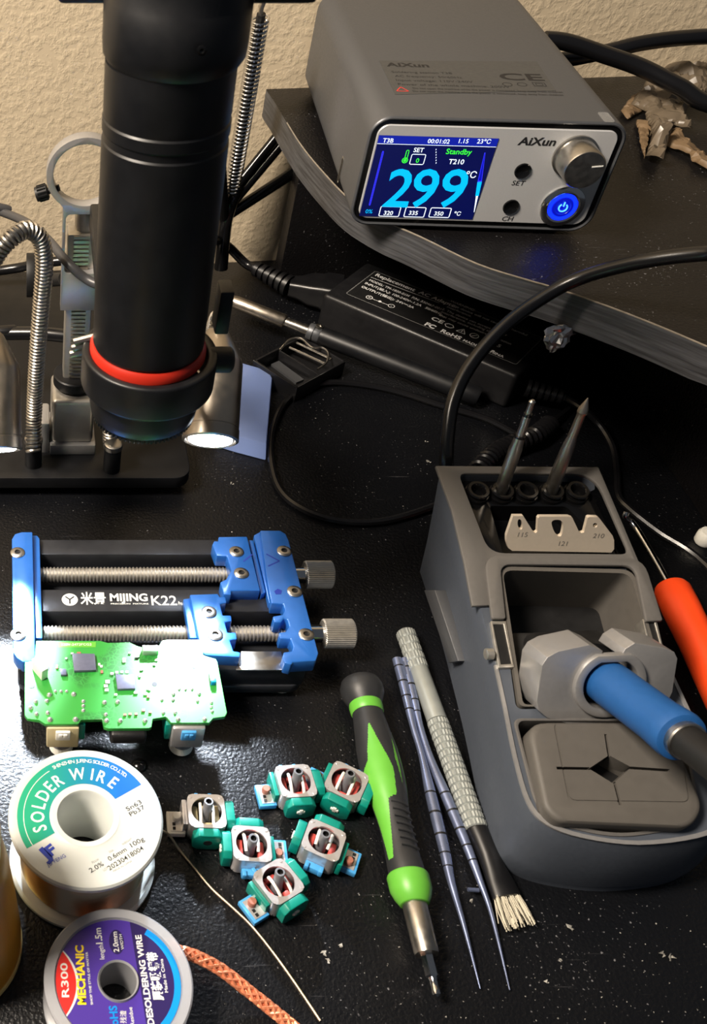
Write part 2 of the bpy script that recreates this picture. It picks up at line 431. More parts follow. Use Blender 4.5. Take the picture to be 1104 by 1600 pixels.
def thing(name, label, cat, M, group=None):
    o = bpy.data.objects.new(name, None); COL.objects.link(o); o.empty_display_size = 0.01
    if not isinstance(M, Matrix): M = T(*M)
    WM[o.name] = M
    o.location = M.to_translation() * S; o.rotation_euler = M.to_euler()
    return tag(o, label, cat, group)
def note(o, label): o['label'] = label; return o
def copy_tree(o, parent=None):
    c = o.copy(); COL.objects.link(c)
    if parent: c.parent = parent; c.matrix_parent_inverse = Matrix.Identity(4)
    for ch in list(o.children): copy_tree(ch, c)
    return c
# ================================================================== THE SETTING
WYAW = R(5.0); WALL0 = Vector((13.2, 56.6, 0))
MW = T(*WALL0) @ RZ(WYAW)                                  # wall frame: x along the wall, -y into the room
w = MB().box((0, 2.0, 20), (160, 4, 140), 0, MW).build('wall_back', 'wall', loc=(13.2, 58.6, 0)); tag(w, None, None, kind='structure')

w = MB().box((0, -40, -75.5), (400, 400, 2)).build('floor', 'floor_gray', loc=(0, -40, -74.5)); tag(w, None, None, kind='structure')
# desk: one black worktop, and the upright board that closes it on the right
desk = thing('desk', 'black laminate desk with dust and scratches under all the tools', 'desk', (0, 30, 0))
dk = [(-60, -12), (60, -12), (60, 60.6), (-60, 50.1)]
MB().prism(dk, -2.5, 0).build('desktop', 'desk', desk, bevel=0.05)
for lx in (-55, 55): MB().box((lx, 18, -38.5), (3, 50, 72)).build('leg', 'shelf_black', desk, bevel=0.1)
MB().box((32.0, 42, 4.5), (1.6, 34, 9.0)).build('side_panel', 'shelf_black', desk, bevel=0.05)

SH = 10.6                                                  # shelf top
shelf = thing('corner_shelf', 'raised black corner shelf with curved front edge carrying the soldering station', 'shelf', (22, 50, 9.1))
front = [(415.4, 140.7), (431, 163), (448, 192), (473, 231), (508, 273), (548, 313), (600, 345), (657, 370.5), (745, 412.5), (825, 438), (863, 449), (947, 478), (1027, 509), (1104, 541.6)]
fp = [P(x, y, SH) for x, y in front]
poly = [(p.x, p.y) for p in smooth_path(fp, 4)]
poly = [(poly[0][0], min(poly[0][1], 56.5))] + poly[1:]
e0 = MW @ Vector((29, -0.03, 0)); e1 = MW @ Vector((poly[0][0] - 13.2 + 0.03, -0.03, 0))
poly = poly + [(28.5, 29.8), (33, 27.2), (e0.x, 24.5), (e0.x, e0.y)]
poly[0] = (e1.x, e1.y)
MB().prism(poly, SH - 1.5, SH, 0, None, top=0, side=1).build('shelf_board', ['shelf_black', 'shelf_edge'], shelf)
# worn pale line of the edge banding along the top of the front
ln = [Vector((p.x, p.y, SH + 0.005)) for p in smooth_path(fp, 4)]
MB().tube(ln[8:], 0.035, 5).build('edge_banding', 'worn_edge', shelf)
bb = MB(); X0 = 15.25
a = MW @ Vector((X0 - 13.2, -1.1, 0)); b2 = MW @ Vector((18, -1.1, 0))
bb.prism([(a.x, a.y - 1.5), (b2.x, b2.y - 1.5), (b2.x, b2.y), (a.x, a.y)], 0.0, SH - 1.5)
bb.build('back_board', 'shelf_black', shelf, bevel=0.03)

# ================================================================== SOLDERING STATION
fl, fr = P(545, 357.5, SH), P(911, 369.5, SH)
ex = (fr - fl).normalized(); ey = Vector((-ex.y, ex.x, 0))
SW = (fr - fl).length + 0.25; SHT = 4.85; SD = 15.2
MS = frame((fl + fr) / 2 + Vector((0, 0, 0.18)), ex, ey)
st = thing('soldering_station', 'grey metal soldering station with lit display reading 299 on the black shelf', 'soldering station', MS)
MF = MS @ frame((0, 0, 0), (1, 0, 0), (0, 0, 1))           # front plane: x right, y up, z out
rr_ = lambda ins, z, r=0.85: [(x, z, y) for x, y in rrect(SW - 2 * ins, SHT - 2 * ins, max(0.1, r - ins), 8, 0, SHT / 2)]
MB().loft([rr_(0.0, SD), rr_(0, 0.10), rr_(0.03, 0.03), rr_(0.09, 0.0), rr_(0.14, 0.03), rr_(0.16, 0.28)], 0, MS).build('housing', 'gun_metal', st, smooth=50)
MB().loft([rr_(0.17, 0.3), rr_(0.17, 0.08), rr_(0.36, 0.08), rr_(0.36, 0.3)], 0, MS, closed=True).build('bezel', 'black_gloss', st)
MB().loft([rr_(0.35, 0.3, 0.8), rr_(0.35, 0.03, 0.8), rr_(0.38, 0.0, 0.8)], 0, MS).build('front_panel', 'face_silver', st)
def F(px, py): return hit(px, py, MF)
# four rubber feet under the housing
ft = MB()
for sx in (-1, 1):
    for y in (1.2, SD - 1.2): MB().lathe([(0.4, -0.17), (0.4, 0.02)], 16, 0, MS @ T(sx * 3.9, y, 0)).build('foot', 'rubber', st)
# display
c4 = [F(589.7, 212.6), F(777, 214.6), F(739.7, 342), F(562.4, 337.7)]
dx0 = (c4[0][0] + c4[3][0]) / 2; dx1 = (c4[1][0] + c4[2][0]) / 2; dy1 = (c4[0][1] + c4[1][1]) / 2; dy0 = (c4[2][1] + c4[3][1]) / 2
DW, DH = dx1 - dx0, dy1 - dy0
MD = MF @ T(dx0, dy0, 0.012)
d = MB(); d.box((DW / 2, DH / 2, 0), (DW, DH, 0.02), 0, MD)
MX = MD @ T(0, 0, 0.008)
u, v_ = DW / 187.0, DH / 127.0                                # photo pixels across the display
def D(px, py):
    x, y = F(px, py); return (x - dx0, y - dy0)
d.add([(0, DH, .006), (0, DH - 0.34, .006), (DW, DH - 0.34, .006), (DW, DH, .006)], [(0, 1, 2, 3)], 1, MX)
d.line((0, DH - 0.35), (DW, DH - 0.35), 0.02, MX, 2)
def dt(s, px, py, size, mi, bold=0.0, sx=1.0, align='L', shear=0.0): x, y = D(px, py); d.text(s, size, MX @ T(x, y, 0), mi, bold, align, sx, 0.014, shear)
dt('T3B', 597, 222, 0.26, 2, 0.012); dt('00:01:02', 667, 223, 0.26, 2, 0.008); dt('1.15', 715.5, 223, 0.26, 2, 0.008); dt('23\u2103', 744, 223.5, 0.26, 2, 0.008)
dt('SET', 645, 237, 0.27, 2, 0.012); dt('0', 648.5, 253.5, 0.27, 3, 0.008); dt('Standby', 695.5, 240, 0.33, 3, 0.01, 1.0); dt('T210', 699.5, 255.5, 0.30, 2, 0.012)
dt('0%', 570, 332.5, 0.26, 6, 0.004)
dt('320', 598.5, 335, 0.27, 2, 0.012); dt('335', 637.5, 335, 0.27, 2, 0.012); dt('350', 677, 336, 0.27, 2, 0.012); dt('\u2103', 708, 336, 0.26, 2, 0.008)
dt('\u2103', 726, 277, 0.40, 2, 0.006)
for s_, a_, b_ in (('2', 593, 633), ('9', 632, 674), ('9', 676, 718)):
    x0, y0 = D(a_ + 3, 321.5); x1, y1 = D(b_ + 9, 263); g, _f = glyphs(s_, 1, 0.02)
    gx = max(p[0] for p in g) - min(p[0] for p in g); gy = max(p[1] for p in g)
    sz = (y1 - y0) / gy
    d.text(s_, sz, MX @ T(x0, y0, 0), 6, 0.012, 'L', 0.98, 0.014)
def dbox(pa, pb, w, mi, r=0.05):
    x0, y0 = D(*pa); x1, y1 = D(*pb); d.outline(rrect(abs(x1 - x0), abs(y1 - y0), r, 3, (x0 + x1) / 2, (y0 + y1) / 2), w, MX, mi, 0.012)
dbox((639, 256), (665, 241), 0.03, 2); dbox((591, 337), (626, 323), 0.035, 2); dbox((630, 338), (665.5, 324), 0.035, 2); dbox((669, 338.5), (705, 325), 0.035, 2)
dbox((576, 320), (599, 236), 0.03, 4)
xa, ya = D(632, 250)
d.outline(circle(0.11, 12, xa, ya), 0.035, MX, 3); d.add([(x, y, .013) for x, y in circle(0.065, 10, xa, ya)], [tuple(range(10))], 3, MX)
d.outline(rrect(0.1, 0.36, 0.05, 3, xa + 0.02, ya + 0.26), 0.03, MX, 3)
for k in range(6): xq, yq = D(681, 232 + k * 4.2); d.line((xq, yq), (xq, yq - 0.06), 0.025, MX, 2)
# iron drawn on the display
xq, yq = D(757, 238); xe, ye = D(740, 331); dn = Vector((xe - xq, ye - yq)); nn = Vector((-dn.y, dn.x)).normalized()
def strip(t0, t1, w0, w1, mi, z):
    a_ = Vector((xq, yq)) + dn * t0; b_ = Vector((xq, yq)) + dn * t1
    d.add([(*(a_ - nn * w0), z), (*(b_ - nn * w1), z), (*(b_ + nn * w1), z), (*(a_ + nn * w0), z)], [(0, 1, 2, 3)], mi, MX)
strip(0, 0.5, 0.02, 0.09, 4, .012); strip(0.02, 0.46, 0.008, 0.06, 5, .014); strip(0.48, 0.72, 0.09, 0.07, 6, .012); strip(0.72, 1.0, 0.045, 0.012, 2, .012)
disp = d.build('display', ['scr_navy', 'scr_bar', 'scr_white', 'scr_green', 'scr_blue', 'led_blue_deep', 'scr_cyan'], st)
note(disp, 'lit blue display with cyan digits 299')
# printed lettering on the front panel
L_ = MB(); ML = MF @ T(0, 0, 0.0)
x, y = F(807.5, 226); L_.text('AiXun', 0.46, ML @ T(x, y, 0.005), 0, 0.03, 'L', 1.25, 0.004, 0.12)
x, y = F(808, 289.5); L_.text('SET', 0.30, ML @ T(x, y, 0.005), 0, 0.006, 'C', 1.15, 0.004, 0.12)
x, y = F(791, 345); L_.text('CH', 0.30, ML @ T(x, y, 0.005), 0, 0.006, 'C', 1.15, 0.004, 0.12)
L_.build('lettering', 'dark_ink', st)
for px, py in ((816, 266.8), (797.6, 323)):
    x, y = F(px, py)
    bt = MB().lathe([(0.33, -0.05), (0.33, 0.05), (0.30, 0.075), (0.27, 0.06), (0.22, 0.03), (0.0, 0.02)], 28, 0, MF @ T(x, y, 0)).build('button', 'black_gloss', st)
x, y = F(897, 243.5)
kn = MB(); kn.lathe([(0.88, 0.0), (0.88, 0.12), (0.80, 0.14), (0.80, 1.25), (0.76, 1.33)], 56, 0, MF @ T(x, y, 0), caps=(True, False))
kn.lathe([(0.76, 1.33), (0.70, 1.335), (0.0, 1.32)], 56, 1, MF @ T(x, y, 0), caps=(False, False))
knob = kn.build('rotary_knob', ['steel', 'steel'], st, smooth=30)
MB().box((0.45, 0.12, 1.34), (0.42, 0.045, 0.02), 0, MF @ T(x, y, 0) @ RZ(R(8))).build('pointer', 'label_white', knob)
x, y = F(877.5, 322)
pw = MB().lathe([(0.90, 0), (0.90, 0.06), (0.86, 0.10), (0.68, 0.15), (0.61, 0.11), (0.61, 0.02)], 48, 0, MF @ T(x, y, 0), caps=(True, True)).build('power_button', 'chrome', st)
lb = MB(); q = MF @ T(x, y, 0.03)
lb.lathe([(0.60, 0.0), (0.58, 0.09), (0.45, 0.09), (0.43, 0.04)], 40, 0, q, caps=(True, True))
lb.lathe([(0.44, 0.04), (0.42, 0.10), (0.33, 0.11), (0.29, 0.06), (0, 0.05)], 36, 1, q, caps=(True, False))
po = [(0.17 * math.cos(R(a_)), 0.17 * math.sin(R(a_)), 0.12) for a_ in range(125, 416, 15)]
lb.tube([q @ Vector(p) for p in po], 0.032, 6, 2); lb.tube([q @ Vector((0, 0.06, 0.12)), q @ Vector((0, 0.25, 0.12))], 0.032, 6, 2)
note(lb.build('power_light', ['led_blue', 'led_blue_deep', 'led_cyan'], pw), 'glowing blue power symbol')
# sticker on the top
MT = MS @ T(0, 0, SHT)
def TP(px, py): return hit(px, py, MT)
sk = MB(); q4 = [TP(592, 95), TP(838, 96.5), TP(868, 142), TP(617, 148)]
sk.prism(q4, 0.004, 0.012, 0, MT)
def stt(s, px, py, size, bold=0.0, sx=1.0, mi=1): x, y = TP(px, py); sk.text(s, size, MT @ T(x, y, 0.01), mi, bold, 'L', sx, 0.006)
stt('AiXun', 604, 104, 0.62, 0.03, 1.15); stt('Soldering station T3B', 612, 114, 0.30, 0, 1.0); stt('AC frequency: 50/60Hz', 617, 120.5, 0.30); stt('Input voltage: 110V-240V', 619, 127, 0.32); stt('Power of the whole machine: 200W', 622, 133.5, 0.32)
stt('CE', 783, 125, 1.05, 0.02, 1.5); 
x, y = TP(628, 141.5); sk.outline([(x - 0.25, y - .1), (x + 0.25, y - .1), (x, y + 0.35)], 0.04, MT @ T(0, 0, 0.006), 2)
for k, yy in enumerate((139.5, 144)): 
    x0, y0 = TP(645, yy); sk.text('Do not open the machine while the power is connected, keep away from children', 0.25, MT @ T(x0, y0, 0.006), 1, 0, 'L', 0.75)
for px in (792, 815): x, y = TP(px, 132.5); sk.outline(circle(0.2, 10, x, y), 0.03, MT @ T(0, 0, 0.006), 1)
x, y = TP(842, 132.5); sk.outline(rrect(0.5, 0.42, 0.02, 2, x, y), 0.03, MT @ T(0, 0, 0.006), 1); sk.outline(rrect(0.28, 0.22, 0.02, 2, x, y), 0.03, MT @ T(0, 0, 0.006), 1)
note(sk.build('rating_sticker', ['sticker', 'dark_ink', 'label_red'], st), 'silver rating sticker with CE mark')
x, y = TP(945, 182)
MB().prism(rrect(0.42, 0.95, 0.12, 4, x, y - 0.1), 0.004, 0.03, 0, MT).build('film_tab', 'clear', st)
# clear film over the right half of the panel is peeled to a thin sheet corner
q4 = [F(884, 207), F(958, 210), F(930, 262), F(868, 262)]
# slot on the left side wall
MLs = MS @ frame((-SW / 2, 0, 0), (0, -1, 0), (0, 0, 1))
x, y = hit(532, 265, MLs)
sl = MB().prism(rrect(0.34, 1.25, 0.16, 5, x, y), 0.0, 0.02, 0, MLs); sl.prism(rrect(0.2, 1.05, 0.09, 5, x, y), 0.0, 0.03, 1, MLs)
sl.build('side_slot', ['steel', 'deep_black'], st)

# ================================================================== IRON HOLDER
HA, HB = 3.05, 0.205                                         # tilted top: z = HA + HB * (Y - 16.2)
MH = frame((0, 16.2, HA), (1, 0, 0), (0, 1, HB))           # frame lying on the tilted top
def HT(px, py): return hit(px, py, MH)
hd = thing('iron_holder', 'grey soldering iron holder with tip tray and silicone tip cleaner on the desk', 'iron holder', (19.4, 23.2, 0))
zt = lambda Y: HA + HB * (Y - 16.2)
rim_px = [(688, 735), (712, 810), (733, 885), (748, 945), (758, 985), (771, 1040), (786, 1110), (801, 1184), (822, 1255), (852, 1289), (909, 1310), (997, 1320.7), (1060, 1316), (1098, 1298), (1112, 1255)]
left = [HT(*p) for p in rim_px]
cxh = 19.45
lm = [(x, y) for x, y in left]
# right side is the mirror image of the left
pts = lm[:11]                                                # back-left ... front
mid = HT(975, 1321)[0]
mir = [(2 * cxh - x, y) for x, y in reversed(lm[:10])]
outl = lm[:12] + [(2 * cxh - lm[10][0], lm[10][1])] + mir
outl = [(x, y) for x, y in outl]
out_s = smooth2(outl[:-1] + [outl[-1]], 4, False)
# as places on the tilted top (x, Y)
k_ = math.sqrt(1 + HB * HB)
topp = [(x, 16.2 + y / k_) for x, y in out_s]
def bot(x, y):
    ux = (y - 16.5) / 14.0
    return (cxh + (x - cxh) * (1.06 - 0.30 * max(0, ux)), 15.9 + (y - 16.2) * 1.0)
botp = [bot(x, y) for x, y in topp]
HR = [[(x, y, 0) for x, y in botp], [(cxh + (x - cxh) * 1.02, y + (0.12 if y > 17 else 0.25), 0.25) for x, y in botp]]
for t in (0.35, 0.7): HR.append([(bx * (1 - t) + tx * t, by * (1 - t) + ty * t, zt(ty) * t) for (bx, by), (tx, ty) in zip(botp, topp)])
HR.append([(x, y, zt(y) - 0.12) for x, y in topp]); HR.append([(cxh + (x - cxh) * 0.988, 23 + (y - 23) * 0.994, zt(y)) for x, y in topp])
HR[0] = [(cxh + (x - cxh) * 0.95, 23.3 + (y - 23.3) * 0.97, 0) for x, y in botp]
body = MB().loft(HR).build('body', ['holder_cool_lit'], hd, smooth=45)
def rp(pxs, r=0.35, n=4, proj=None):
    """rounded polygon on the tilted top from photo points"""
    q = [Vector((*(proj or HT)(*p), 0)) for p in pxs]; out = []
    m = len(q)
    for i in range(m):
        a, b_, c_ = q[i - 1], q[i], q[(i + 1) % m]; ra = r[i] if isinstance(r, list) else r
        d1 = (a - b_); d2 = (c_ - b_); l = min(ra, d1.length * 0.45, d2.length * 0.45); d1.normalize(); d2.normalize()
        p0 = b_ + d1 * l; p1 = b_ + d2 * l
        for k in range(n + 1):
            t = k / n; v = p0 * (1 - t) ** 2 + b_ * 2 * t * (1 - t) + p1 * t ** 2; out.append((v.x, v.y))
    return out
well = [(774, 884), (990, 889), (1050, 1105), (806, 1108)]
basin = [(801, 1124), (1064, 1124), (1097, 1290), (962, 1310), (842, 1283)]
tray = [(714, 743), (925, 744), (980, 869), (762, 867)]
rw = rp(well, [0.5, 0.5, 0.25, 0.25], 6); rb_ = rp(basin, [0.3, 0.3, 1.2, 0.8, 1.0], 8); rt = rp(tray, [0.35, 0.9, 0.35, 0.6], 6)
boolean(body, [MB().prism(rw, -2.6, 1, 0, MH), MB().prism(rb_, -1.7, 1, 0, MH), MB().prism(rt, -1.7, 1, 0, MH)])
kk = [i for i, p in enumerate(topp) if p[1] < 22.3]
ro_ = [topp[i] for i in kk]; ri_ = [(cxh + (x - cxh) * 0.962, 21.5 + (y - 21.5) * (0.977 if y < 19 else 1.0)) for x, y in ro_]
toM = lambda q: [(x, (y - 16.2) * k_) for x, y in q]
MB().prism(toM(ro_) + list(reversed(toM(ri_))), -0.03, 0.05, 0, MH).build('top_rim', 'silver_paint', hd)
# raised cover plate on the rear half, with a lip at its front corners
cov = [(678, 731), (932, 733), (1000, 893), (1024, 960), (1002, 962), (985, 884), (770, 880), (757, 884), (764, 949), (735, 950), (722, 880), (703, 800)]
cp = [Vector((*HT(*p), 0)) for p in cov]
cover = MB().prism([(p.x, p.y) for p in cp], 0.0, 0.16, 0, MH).build('cover_plate', ['holder_gray'], hd)
boolean(cover, [MB().prism(rt, -1.7, 1, 0, MH), MB().prism(rw, -2.6, 1, 0, MH)]); bevel_obj(cover, 0.05, 2)
# rim around the well
ow = rp([(752, 872), (1000, 877), (1030, 975), (1003, 976), (986, 889), (777, 887), (786, 972), (764, 972)], [0.7, 0.7, 0.1, 0.1, 0.45, 0.45, 0.1, 0.1], 5)
MB().prism(ow, 0.10, 0.26, 0, MH).build('well_rim', 'holder_gray', hd, bevel=0.05)
# lining of the well
lw = rp([(777, 887), (987, 892), (1046, 1103), (809, 1106)], [0.5, 0.5, 0.25, 0.25], 6); lw2 = rp([(783, 893), (982, 898), (1040, 1100), (815, 1103)], [0.4, 0.4, 0.2, 0.2], 6)
MB().ringprism(lw, lw2, -2.55, 0.1, 0, MH).build('well_lining', 'silicone', hd)
MB().ringprism(rp([(800, 1123), (1065, 1123), (1098, 1291), (962, 1311), (841, 1284)], [0.3, 0.3, 1.2, 0.8, 1.0], 8), rp([(806, 1127), (1060, 1127), (1092, 1286), (962, 1305), (846, 1279)], [0.3, 0.3, 1.2, 0.8, 1.0], 8), -1.5, 0.05, 0, MH).build('basin_rim', 'holder_gray', hd, bevel=0.02)
# tip tray insert
ti = [(x, y) for x, y in rp([(717, 745), (922, 746), (976, 866), (766, 865)], [0.3, 0.85, 0.3, 0.55], 6)]
tr = MB().prism(ti, -1.65, -0.28, 0, MH).build('tip_tray', ['black_gloss'], hd)
boolean(tr, [MB().prism(rp([(769, 784), (889, 785), (955, 850), (957, 864), (792, 863)], 0.15), -1.3, 1, 0, MH)]); bevel_obj(tr, 0.03, 2)
note(tr, 'glossy black tip tray with five rubber grommets')
TIPX = [(746, 763), (784, 763), (822, 763), (862, 763), (901, 763)]
for px, py in TIPX:
    x, y = HT(px, py); q = MH @ T(x, y - 0.1, -0.28)
    MB().lathe([(0.5, 0.0), (0.5, 0.10), (0.46, 0.15), (0.40, 0.15), (0.38, 0.20), (0.42, 0.24), (0.44, 0.30), (0.40, 0.35), (0.30, 0.35), (0.24, 0.28), (0.22, -0.4), (0.0, -0.4)], 28, 0, q, caps=(False, False)).build('grommet', 'black_gloss', tr)
# notched tip plate standing in the tray
pa, pb = HT(790, 868), HT(959, 870)
Mp = MH @ frame((pa[0], pa[1] - 0.05, -0.1), (pb[0] - pa[0], pb[1] - pa[1], 0), (0, 0.42, 0.9))
def PP(px, py): return hit(px, py, Mp)
cs = 5.52
oc = [(60, 260), (118, 90), (205, 90), (290, 225), (310, 238), (325, 225), (332, 110), (345, 95), (600, 95), (628, 105), (685, 225), (705, 238), (728, 232), (760, 105), (775, 98), (845, 100), (860, 108), (975, 260), (988, 300), (988, 375), (965, 405), (110, 390), (75, 365), (60, 310)]
pp = [PP(780 + x / cs, 790 + y / cs) for x, y in oc]
pl = MB().prism(pp, -0.16, 0.0, 0, Mp).build('notch_plate', ['tip_plate', 'gray_ink'], hd)
def hole(cx_, cy_, rx, ry, lean=0): return [PP(780 + (cx_ + rx * math.cos(a) + lean * ry * math.sin(a)) / cs, 790 + (cy_ + ry * math.sin(a)) / cs) for a in [2 * PI * k / 16 for k in range(16)]]
drop = [PP(780 + x / cs, 790 + y / cs) for x, y in smooth2([(448, 150), (470, 125), (520, 125), (545, 150), (550, 190), (538, 250), (515, 268), (490, 250), (465, 210)], 3)]
boolean(pl, [MB().prism(hole(178, 162, 22, 45, 0.15), -1, 1, 0, Mp), MB().prism(hole(825, 170, 20, 20), -1, 1, 0, Mp), MB().prism(drop, -1, 1, 0, Mp)])
tx = MB()
for s_, qx, qy in (('115', 195, 268), ('121', 542, 345), ('210', 848, 278)): x, y = PP(780 + qx / cs, 790 + qy / cs); tx.text(s_, 0.28, Mp @ T(x, y, 0), 0, 0.0, 'C', 1, 0.008)
tx.build('stamped_number', 'nickel', pl)
# silver latch frames in both well walls
for q in ([(764, 973), (788, 973), (801, 1045), (776, 1046)], [(1000, 970), (1022, 970), (1032, 1012), (1010, 1012)]):
    o_ = [HT(*p) for p in q]; cxx = sum(p[0] for p in o_) / 4; cyy = sum(p[1] for p in o_) / 4
    i_ = [(cxx + (x - cxx) * 0.68, cyy + (y - cyy) * 0.86) for x, y in o_]
    lf = MB().ringprism(o_, i_, -0.5, 0.14, 0, MH).build('latch_frame', 'nickel', hd, bevel=0.02)
    MB().prism(i_, -0.5, 0.08, 0, MH).build('latch_window', 'black_matte', lf)
# ledge, round stud and seam on the left flank
XF = 16.55
g = [PX(667, 922, XF), PX(684, 922, XF), PX(721, 1033, XF), PX(706, 1036, XF)]
MB().loft([[(XF + 0.35, p.y, p.z) for p in g], [(XF - 0.14, p.y, p.z) for p in g]]).build('side_ledge', 'gun_metal', hd, bevel=0.04)
p_ = PX(760, 1022, 16.2)
MB().lathe([(0.2, -0.2), (0.2, 0.03), (0.16, 0.05)], 24, 0, frame(p_, (0, 1, 0.1), (0, -0.1, 1)) @ Matrix.Rotation(PI, 4, 'X')).build('side_stud', 'nickel', hd)
MHp = MH @ T(0, 0, 0.5)
def HP(px, py): return hit(px, py, MHp)
MB().prism(rw, -2.58, -2.5, 0, MH).build('well_floor', 'black_matte', hd)
# silicone cleaner pad: loft with soft shoulders, cut by a cross and a diamond
def pad(ins, z): 
    q = rp([(822, 1128), (1042, 1128), (1100, 1262), (1080, 1294), (872, 1285), (850, 1264)], [0.7, 0.6, 0.4, 0.6, 0.7, 0.4], 6, HP); cx_ = sum(p[0] for p in q) / len(q); cy_ = sum(p[1] for p in q) / len(q)
    return [(cx_ + (x - cx_) * (1 - ins / 2.9), cy_ + (y - cy_) * (1 - ins / 2.1), z) for x, y in q]
pd = MB().loft([pad(0.05, -1.4), pad(0.0, 0.0), pad(0.0, 0.38), pad(0.03, 0.47), pad(0.1, 0.53), pad(0.2, 0.55)], 0, MH).build('cleaner_pad', ['silicone', 'deep_black'], hd)
MHp = MH @ T(0, 0, 0.55)
def HP(px, py): return hit(px, py, MHp)
def pq(x, y): return HP(640 + x / 2.379, 1100 + y / 2.379)
dia = [pq(665, 240), pq(740, 190), pq(822, 235), pq(755, 295)]
def slit(a_, b_, w):
    a_, b_ = Vector(a_), Vector(b_); d_ = (b_ - a_).normalized(); n_ = Vector((-d_.y, d_.x)) * w / 2
    return [tuple(a_ - n_), tuple(b_ - n_), tuple(b_ + n_), tuple(a_ + n_)]
cut = [MB().prism(dia, -0.9, 1, 0, MHp)]
for a_, b_, w_ in (((740, 195), (727, 112), 0.09), ((670, 240), (545, 238), 0.09), ((815, 237), (968, 247), 0.09), ((760, 290), (782, 375), 0.09)):
    cut.append(MB().prism(slit(pq(*a_), pq(*b_), w_), -0.5, 1, 0, MHp))
fr_o = rp([(640 + 507 / 2.379, 1100 + 95 / 2.379), (640 + 965 / 2.379, 1100 + 100 / 2.379), (640 + 1010 / 2.379, 1100 + 390 / 2.379), (640 + 562 / 2.379, 1100 + 383 / 2.379)], 0.22, 5)
cxx = sum(p[0] for p in fr_o) / len(fr_o); cyy = sum(p[1] for p in fr_o) / len(fr_o)
fr_i = [(cxx + (x - cxx) * 0.972, cyy + (y - cyy) * 0.962) for x, y in fr_o]
cut.append(MB().ringprism(fr_o, fr_i, -0.035, 0.5, 0, MHp))
boolean(pd, cut)
note(pd, 'grey silicone tip cleaner pad with a cross slit')
MB().prism([(cxx + (x - cxx) * 0.4, cyy + (y - cyy) * 0.4) for x, y in fr_i], -0.86, -0.84, 0, MHp).build('pad_floor', 'deep_black', pd)
MB().prism(rp([(779, 978), (1021, 978), (1047, 1102), (812, 1105)], 0.3), -2.4, -0.5, 0, MH).build('cradle_base', 'black_matte', hd, bevel=0.05)
# cradle: split silver collar the iron rests in
C0 = P(943, 1062, 4.9); C1 = P(1061, 1150, 6.7); ax = (C1 - C0).normalized()
MC = along(C0, C1)                                        # z along the iron, y up, x to the right or left
if MC.to_3x3().col[0].x < 0: MC = MC @ RZ(PI) if False else MC @ Matrix.Scale(-1, 4, (1, 0, 0))
cr = [(0.30, 0.98), (0.42, 1.25), (0.72, 1.45), (1.75, 1.22), (2.15, 1.05), (2.30, 0.80), (2.32, -0.45), (2.2, -0.85), (1.9, -1.2), (1.1, -1.5), (0, -1.55), (-1.2, -1.5), (-1.95, -1.25), (-2.3, -0.95), (-2.42, -0.6), (-2.40, 0.75), (-2.25, 1.05), (-1.9, 1.25), (-0.85, 1.45), (-0.35, 1.2), (-0.38, 0.95)]
inner = [(0.98 * math.cos(R(a_)), 0.98 * math.sin(R(a_))) for a_ in range(112, 429, 12)]
poly_c = cr + [(p[0], p[1]) for p in inner]
sc_ = 0.98
cra = MB().prism([(x * sc_, y * sc_) for x, y in poly_c], -1.05, 0.25, 0, MC)
cradle = cra.build('iron_cradle', 'silver_paint', hd, bevel=0.2, seg=4, bang=22)
MB().ringprism([(1.22 * math.cos(R(a_)), 1.22 * math.sin(R(a_))) for a_ in range(118, 423, 8)], [(0.92 * math.cos(R(a_)), 0.92 * math.sin(R(a_))) for a_ in range(118, 423, 8)], 0.1, 0.42, 0, MC).build('cradle_lip', 'silver_paint', cradle, bevel=0.06)
MB().prism(rrect(3.0, 2.0, 0.4, 4, 0, -0.3), -2.6, -1.0, 0, MC).build('cradle_mount', 'black_matte', cradle, bevel=0.1)
MB().lathe([(0.9, -1.5), (0.94, -0.9)], 32, 0, MC).build('cradle_bore', 'deep_black', cradle)

# the iron itself, resting in the cradle
L1 = (C1 - C0).length
ir = thing('soldering_iron', 'soldering iron with blue foam grip resting in the grey holder', 'soldering iron', MC)
MB().lathe([(0.0, -0.9), (0.55, -0.9), (0.68, -0.75), (0.74, -0.3), (0.76, 0.6), (0.75, 1.6), (0.75, L1 - 0.9), (0.79, L1 - 0.35), (0.80, L1 - 0.05), (0.76, L1 + 0.1), (0.64, L1 + 0.15), (0, L1 + 0.15)], 40, 0, MC, caps=(False, False)).build('grip', 'grip_blue', ir)
MB().lathe([(0.58, L1 + 0.0), (0.60, L1 + 0.36), (0.56, L1 + 0.4), (0.0, L1 + 0.4)], 36, 0, MC).build('collar', 'steel', ir)
MB().lathe([(0.52, L1 + 0.3), (0.54, L1 + 2.0), (0.60, L1 + 6.0), (0.5, L1 + 6.4), (0, L1 + 6.4)], 32, 0, MC).build('handle', 'black_matte', ir)
MB().lathe([(0.25, -3.0), (0.28, -0.85)], 20, 0, MC).build('barrel', 'steel', ir)

hend = MC @ Vector((0, 0, L1 + 6.2)); MB().tube(smooth_path([hend, hend + ax * 2.0, Vector((25, 3, 9.5)), Vector((33, -3, 3)), Vector((48, -8, .4))], 8), 0.28, 12).build('cord', 'cable_black', ir)
